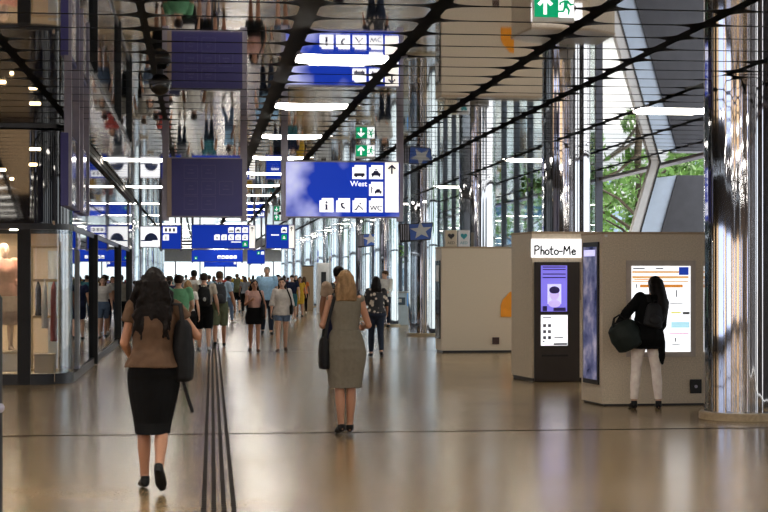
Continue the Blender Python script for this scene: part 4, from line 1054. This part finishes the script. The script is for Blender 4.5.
BLACKC = cloth('black', (11, 11, 12)); WHITEC = cloth('white', (215, 212, 208)); BROWNC = cloth('brown', (92, 70, 54)); DRESS = cloth('taupe', (116, 109, 96), .05, 40); JEANS = cloth('dark_jeans', (38, 44, 58)); DENIM = cloth('denim', (95, 112, 138)); GREEN = cloth('green', (108, 166, 126)); LBLUE = cloth('light_blue', (150, 188, 222)); SAND = cloth('sand', (182, 172, 158)); KHAKI = cloth('khaki', (98, 104, 82)); PINK = cloth('dusty_pink', (190, 150, 140)); OFFW = cloth('off_white', (205, 198, 192)); CREAMC = cloth('cream_trousers', (250, 232, 222)); NAVYC = cloth('navy', (32, 36, 60)); GREYC = cloth('grey', (120, 122, 128)); REDC = cloth('red', (150, 60, 55)); YEL = cloth('mustard', (190, 150, 50)); TEAL = cloth('teal', (60, 110, 120)); LILAC = cloth('lilac', (150, 140, 180)); ORAN = cloth('orange', (200, 110, 60)); COATB = cloth('coat_black', (9, 9, 10))
SHB = mat('shoe_black', (.006, .006, .007), .5, spec=.2); SHW = mat('shoe_white', hexc(205, 205, 205), .5); SHBR = mat('shoe_brown', hexc(70, 48, 38), .5)
# --- the woman walking away in front
f = Figure('f', lean=3, twist=-4, legs=((2, 6, -1.5, 8), (-8, 32, -3.5, 48)), arms=((2, 15, 62, -6), (14, 37, 95, -25)), head=(0, 4), bulk=1.06)
p = person(154, 130.3, 0, 'dark-haired woman in brown top and black pencil skirt walking away in front', f, 1.67, 'tan', ('bigwavy', 'black'), dict(m=BROWNC, off=.026, hem=.93, sleeve=.42, soff=.022, flare=.026, wr=.011), dict(m=BLACKC, hem=.44, off=.018, taper=.08, wid=.004), None, (SHB, 'heel'), .0065, eyes=True)
shoulderbag(p, 'black backpack hanging from the right shoulder of the woman in brown', 1, size=(.085, .13, .24), z=1.06, y=.0, x=.225, tail=True, name='backpack')
# --- the blonde woman in the taupe dress
f = Figure('f', lean=2, legs=((2, 9, -3.2, 12), (3, 3, -3.4, 0)), arms=((0, 17, 92, -4), (2, 18, 84, -2)), head=(0, -2))
p = person(345.5, 96.5, 2, 'blonde woman in a sleeveless taupe dress walking away in the middle', f, 1.665, 'tan', ('bob', 'blond'), dict(m=DRESS, off=.018, hem=1.0, sleeve=0, soff=-.002, n='dress_bodice', wr=.008), dict(m=DRESS, hem=.49, off=.03, taper=-.06, top=1.07, n='dress_skirt', wid=.012, wr=.011), None, (SHB, 'sneaker'), .0075, eyes=True)
tB, fB, kB = p
mb = MB(); mb.loft([(0, 0, 1.045, .147, .112), (0, 0, 1.08, .147, .112)], 24, fB.U); me = mb.mesh('belt', True); me.transform(Matrix.Scale(kB, 4)); link('belt', me, DRESS, tB)
shoulderbag(p, 'black tote bag at the left hip of the blonde woman in taupe', -1, size=(.06, .15, .17), z=.83, y=.02, x=.225, name='tote_bag')
# --- woman at the route map
f = Figure('f', lean=10, side=13, twist=8, legs=((1, 2, 6, 0), (0, 2, 6, 0)), arms=((0, 30, 12, 20), (16, 10, 40, -10)), head=(-6, -14), bulk=1.06)
p = person(646, 80.5, -6, 'woman in long black jacket and cream trousers reading the route map', f, 1.66, 'light', ('hood_long', 'black'), dict(m=COATB, off=.035, hem=.76, sleeve=1.95, soff=.026, flare=.02, n='jacket', wr=.008), None, dict(m=CREAMC, end=1.88, off=.012), (SHB, 'boot'), .009, eyes=True)
tW, fW, kW = p
mb = MB(); q = Matrix.Translation((.2, -.06, 0))
mb.loft([(.2, -.05, .56, .012, .02), (.19, -.05, .66, .05, .035), (.17, -.05, .85, .07, .06), (.15, -.04, 1.05, .06, .06)], 14); me = remesh(mb, .012, 2, .008, 9, 2); me.transform(Matrix.Scale(kW, 4)); link('jacket_tail', me, COATB, tW)
DUF = mat('duffel_green', hexc(26, 34, 31), .6, 0, .25, 8, .2, spec=.25)
M4 = Matrix.Translation((-.28, -.1, .93)) @ Matrix.Rotation(math.radians(-26), 4, 'Y')
mb = MB(); mb.loft([(0, 0, -.19, .12, .09), (0, 0, -.16, .17, .13), (0, 0, 0, .2, .15), (0, 0, .13, .18, .13), (0, 0, .18, .12, .08)], 18, lambda v: M4 @ v)
parts = [('bag_body', remesh(mb, .012, 2, .008, 7, 5), DUF)]
sh = fW.arms[0][0]
for dy in (-.06, .06):
    mb = MB(); mb.tube([M4 @ Vector((-.1, dy, .16)), M4 @ Vector((-.03, dy * .5, .26)), M4 @ Vector((.05, dy * .5, .27)), M4 @ Vector((.1, dy, .16))], [(.016, .007)] * 4, 8); parts.append(('handle', mb.mesh('h', True), BAGDK))
carried('duffel_bag', 'dark green duffel bag held by the woman at the route map', 'bag', p, DUF, parts)
backpack(p, 'small charcoal backpack on the woman reading the route map', size=(.125, .055, .16), drop=.03, m=mat('backpack_charcoal', (.016, .016, .018), .6, 0, .2, 10, spec=.2))
# --- woman in floral blouse
f = Figure('f', legs=((8, 4, 1, 0), (-10, 14, 0, 18)), arms=((4, 14, 18, 8), (10, 14, 30, 8)), bulk=1.15)
p = person(376, 48.9, 0, 'woman in black floral blouse and dark jeans walking away', f, 1.64, 'tan', ('bob', 'black'), dict(m=floral(), off=.024, hem=.93, sleeve=1.1, soff=.026, flare=.012), None, dict(m=JEANS, end=1.9, off=.014), (SHB, 'sneaker'), .012)
# --- man hidden behind the blonde woman
f = Figure('m', legs=((10, 6, 1, 0), (-10, 14, 1, 20)))
p = person(338.5, 62, 0, 'man in sand shirt with black backpack half hidden behind the blonde woman', f, 1.8, 'tan', ('short', 'black'), dict(m=cloth('beige', (200, 175, 150)), off=.02, hem=.9, sleeve=.55, soff=.018), None, dict(m=NAVYC, end=1.9, off=.016), (SHB, 'sneaker'), .013)
backpack(p, 'black backpack on the man behind the blonde woman', size=(.1, .07, .2))
# --- man at the ticket counter
f = Figure('m', arms=((20, 8, 50, 0), (5, 10, 20, 0)), head=(-35, 0))
person(385, 30.2, 150, 'man in open dark jacket and white shirt beside the ticket counter', f, 1.86, 'light', ('short', 'brown'), dict(m=WHITEC, off=.02, hem=.9, sleeve=1.9, soff=.016), None, dict(m=JEANS, end=1.9), (SHB, 'sneaker'), .016, eyes=True)
# --- two women walking towards the camera
f = Figure('f', legs=((10, 4, -1, 0), (-8, 16, 0, 14)), arms=((6, 16, 20, 4), (18, 10, 95, -26)), head=(6, 0))
p = person(254.5, 45.9, 180, 'woman in dusty pink top and black mini skirt walking towards the camera', f, 1.58, 'tan', ('wavy', 'black'), dict(m=PINK, off=.016, hem=.98, sleeve=.25, soff=.012), dict(m=BLACKC, hem=.66, off=.03, top=1.05, wid=.03), None, (SHBR, 'sandal'), .012, eyes=True)
shoulderbag(p, 'dark shoulder bag of the woman in the dusty pink top', 1 if False else -1, size=(.06, .13, .17), z=.98, y=.04, x=.2)
f = Figure('f', legs=((-9, 14, 0, 14), (10, 4, 1, 0)), arms=((4, 12, 14, 6), (-4, 14, 20, 6)), head=(-8, 0))
p = person(282, 45.6, 180, 'woman in white blouse and denim shorts walking towards the camera', f, 1.62, 'light', ('long', 'dark'), dict(m=OFFW, off=.026, hem=.84, sleeve=1.3, soff=.024, flare=.02), None, dict(m=DENIM, end=.42, off=.022, n='shorts'), (SHBR, 'sandal'), .012, eyes=True)
shoulderbag(p, 'black shoulder bag of the woman in the white blouse', -1, size=(.05, .12, .12), z=.98, y=.02, x=.215)
# --- tall man in light blue shirt
f = Figure('m', legs=((10, 4, 1, 0), (-8, 14, 1, 12)), arms=((4, 12, 14, 6), (-4, 14, 20, 6)), bulk=1.06)
person(267, 35.0, 180, 'tall grey-haired man in a light blue shirt behind two women', f, 1.95, 'light', ('buzz', 'grey'), dict(m=LBLUE, off=.024, hem=.86, sleeve=.7, soff=.022), None, dict(m=JEANS, end=1.93, off=.018), (SHB, 'sneaker'), .014, eyes=True)
# --- two backpackers walking away
f = Figure('m', legs=((9, 5, 1, 0), (-6, 12, 1, 12)), arms=((4, 14, 30, 4), (-2, 16, 24, 10)))
p = person(204, 45.4, 0, 'backpacker in sand tee and black shorts walking away', f, 1.72, 'light', ('short', 'dark'), dict(m=SAND, off=.022, hem=.88, sleeve=.6, soff=.022), None, dict(m=BLACKC, end=.95, off=.03, flare=.012, n='shorts'), (SHW, 'sneaker'), .013)
backpack(p, 'black backpack with pale mark on the man in the sand tee', mark=mat('pale_mark', hexc(190, 190, 185), .6), size=(.14, .075, .21))
f = Figure('m', legs=((-8, 16, 1, 16), (10, 4, 1, 0)), arms=((4, 14, 20, 4), (-2, 20, 14, 14)))
p = person(219.5, 42.5, 0, 'backpacker in light blue tee and khaki shorts walking away', f, 1.78, 'tan', ('short', 'brown'), dict(m=cloth('pale_blue', (165, 185, 205)), off=.022, hem=.9, sleeve=.6, soff=.022), None, dict(m=KHAKI, end=.98, off=.03, flare=.012, n='shorts'), (SHB, 'sneaker'), .013)
backpack(p, 'dark navy backpack on the man in the light blue tee', m=mat('backpack_navy', (.018, .02, .028), .6), size=(.15, .075, .22))
# --- man in the green tee and people beside him
f = Figure('m', legs=((3, 3, 2, 0), (0, 3, 2, 0)), arms=((8, 14, 60, -6), (8, 14, 60, -6)), bulk=1.1)
person(178.5, 55, 4, 'man in a green tee standing beyond the woman in brown', f, 1.68, 'light', ('short', 'dark'), dict(m=GREEN, off=.022, hem=.86, sleeve=.6, soff=.022), None, dict(m=NAVYC, end=1.9), (SHB, 'sneaker'), .013)
CROWD = [
 (188, 47.8, 0, 1.55, 'f', 'blond person in white top and black shorts beside the green tee', ('bob', 'blond'), WHITEC, ('sh', BLACKC)),
 (160, 44, -10, 1.66, 'f', 'woman with pinned-up hair in a strap top beside the woman in brown', ('bun', 'dark'), BLACKC, ('sk', BLACKC)),
 (194, 36, 0, 1.84, 'm', 'man in a white tee ahead of the backpackers', ('short', 'black'), WHITEC, ('tr', JEANS)),
 (170, 38, 0, 1.68, 'm', 'dark-haired man in navy behind the green tee', ('short', 'dark'), NAVYC, ('sh', NAVYC)),
 (156, 35, 0, 1.72, 'm', 'man in white tee and dark shorts by the glass wall', ('short', 'dark'), WHITEC, ('sh', NAVYC)),
 (150, 37, 170, 1.66, 'f', 'woman in off-white top and denim shorts by the glass wall', ('long', 'brown'), OFFW, ('sh', DENIM)),
 (144, 34, 0, 1.7, 'm', 'person in sand shirt and black trousers by the glass wall', ('short', 'brown'), SAND, ('tr', BLACKC)),
 (164, 31, 180, 1.66, 'f', 'woman in red top coming past the glass wall', ('long', 'dark'), REDC, ('tr', JEANS)),
 (229, 28, -60, 1.7, 'm', 'striding person in jeans right of the backpackers', ('short', 'dark'), LBLUE, ('tr', DENIM)),
 (237, 21.5, 0, 1.82, 'm', 'hiker with a tall green and yellow pack in the crowd', ('short', 'brown'), YEL, ('sh', BLACKC)),
 (231, 19, 180, 1.7, 'f', 'person in mustard top left of the hiker', ('long', 'brown'), YEL, ('tr', JEANS)),
 (245, 22, 0, 1.7, 'f', 'person in grey left of the woman in dusty pink', ('pony', 'dark'), GREYC, ('tr', BLACKC)),
 (292, 27, 170, 1.72, 'm', 'person in navy tee and teal shorts right of the white blouse', ('short', 'black'), NAVYC, ('sh', TEAL)),
 (300, 24, 180, 1.66, 'f', 'woman in mustard dress near the taupe kiosk', ('long', 'dark'), YEL, ('sk', YEL)),
 (304, 22, 0, 1.68, 'f', 'woman in orange top near the taupe kiosk', ('long', 'brown'), ORAN, ('tr', BLACKC)),
 (278, 25, 180, 1.76, 'm', 'man in black tee behind the tall man in blue', ('short', 'black'), BLACKC, ('tr', JEANS)),
 (209, 26, 0, 1.74, 'm', 'man in teal tee ahead of the backpackers', ('short', 'dark'), TEAL, ('tr', JEANS)),
 (214, 20, 180, 1.72, 'f', 'woman in lilac top seen between the backpackers', ('long', 'dark'), LILAC, ('sk', BLACKC)),
 (182, 25, 0, 1.7, 'm', 'man in grey tee beyond the green tee', ('short', 'brown'), GREYC, ('tr', JEANS)),
]
FAR = [(200, 17), (222, 17.5), (226, 15), (243, 16.5), (249, 18.5), (253, 15), (258, 17), (262, 14.5), (271, 18), (275, 15), (284, 19), (288, 15.5), (296, 17.5), (308, 18.5), (313, 16), (191, 15), (176, 19), (168, 20.5), (206, 14), (218, 13.5), (234, 13.5), (281, 13), (239, 15.5), (186, 18), (267, 13.5)]
FC = [('a grey tee', GREYC), ('a white top', WHITEC), ('a navy top', NAVYC), ('a black top', BLACKC), ('a red top', REDC), ('a teal top', TEAL), ('a sand top', SAND), ('a mustard top', YEL), ('a light blue top', LBLUE)]
for i, (px, s, fa, h, sx, lab, hr, tm, low) in enumerate(CROWD):
    a = 6 + (i * 7) % 6
    f = Figure(sx, legs=((a, 4, 1, 0), (-a, 14, 1, 14)) if i % 2 else ((-a, 14, 1, 14), (a, 4, 1, 0)), arms=((6, 14, 20, 6), (-6, 14, 20, 6)))
    kw = dict(trousers=dict(m=low[1], end=1.9)) if low[0] == 'tr' else dict(trousers=dict(m=low[1], end=.8, off=.026, n='shorts')) if low[0] == 'sh' else dict(skirt=dict(m=low[1], hem=.55, off=.02))
    p = person(px, s, fa, lab, f, h, ('light', 'tan', 'dark')[i % 3 if i % 5 else 0], hr, dict(m=tm, off=.02, hem=.92, sleeve=.5 if i != 1 else 0, soff=.02), shoes=(SHB if i % 2 else SHW, 'sneaker'), vox=.016, eyes=fa > 90, **kw)
    if 'tall green' in lab: backpack(p, 'tall green and yellow hiking pack in the crowd' if 'tall green' in lab else 'black pack of the striding person', m=mat('pack_green', hexc(70, 72, 40), .6), size=(.17, .1, .3))
    if i == 2: pass
    if 'navy tee' in lab: shoulderbag(p, 'black bag of the person in navy tee and teal shorts', 1)
POS = ['far left', 'left']
for i, (px, s) in enumerate(FAR):
    c = FC[(i * 4) % 9]; sx = 'fm'[i % 2]
    a = 5 + i % 5
    f = Figure(sx, legs=((a, 4, 1, 0), (-a, 14, 1, 14)))
    hr = (('long', 'dark'), ('short', 'brown'), ('bob', 'brown'), ('short', 'black'), ('pony', 'blond'))[i % 5]
    D = F / s
    person(px, s, 0 if i % 3 else 180, 'small distant figure in %s in the crowd before the bright exit' % c[1 - 1], f, 1.62 + .025 * (i * 5 % 9), ('light', 'tan')[i % 2], hr, dict(m=c[1], off=.022, hem=.9, sleeve=.5, soff=.02), None, dict(m=(JEANS, BLACKC, DENIM, NAVYC)[i % 4], end=1.9), (SHB, 'sneaker'), vox=.024, group='distant crowd in ' + c[0], seed=i)

# --- mannequin in the shop window
x, y = W(4, DF + .95)
t = thing('display_plinth', 'white plinth under the mannequin in the shop window', 'plinth', (x, y, .16))
mb = MB(); mb.box((0, 0, .14), (.62, .5, .28), bev=.01); mb.build('plinth_body', WHITEP, t)
mb = MB(); mb.box((0, 0, .29), (.66, .54, .02)); mb.build('plinth_top', LAMIN, t)
f = Figure('f', legs=((3, 3, 1, 0), (-6, 8, 1, 10)), arms=((4, 14, 30, 6), (-4, 16, 24, 8)))
m = thing('mannequin', 'pale mannequin in a pink top on a plinth in the shop window', 'mannequin', (x, y, .46), math.radians(200))
link('body', f.body(.014), mat('mannequin_pale', hexc(225, 195, 175), .4), m)
link('blouse', f.top(.014, off=.03, hem=.86, sleeve=1.5, soff=.03, flare=.03), cloth('rose', (225, 160, 145)), m)
link('skirt', f.skirt(.014, .42, off=.03, wid=.03), cloth('shell', (232, 205, 188)), m)

bpy.data.objects.remove(TMPO); bpy.data.scenes.remove(TMPS); bpy.data.batch_remove(JUNK)
# ------------------------------------------------------------------ render look
S.view_settings.view_transform = 'Standard'; S.view_settings.look = 'None'; S.view_settings.gamma = 1
S.view_settings.exposure = 0.3; S.view_settings.use_curve_mapping = False
S.cycles.max_bounces = 10; S.cycles.glossy_bounces = 7; S.cycles.diffuse_bounces = 4; S.cycles.transparent_max_bounces = 16
S.cycles.caustics_reflective = False; S.cycles.sample_clamp_indirect = 6
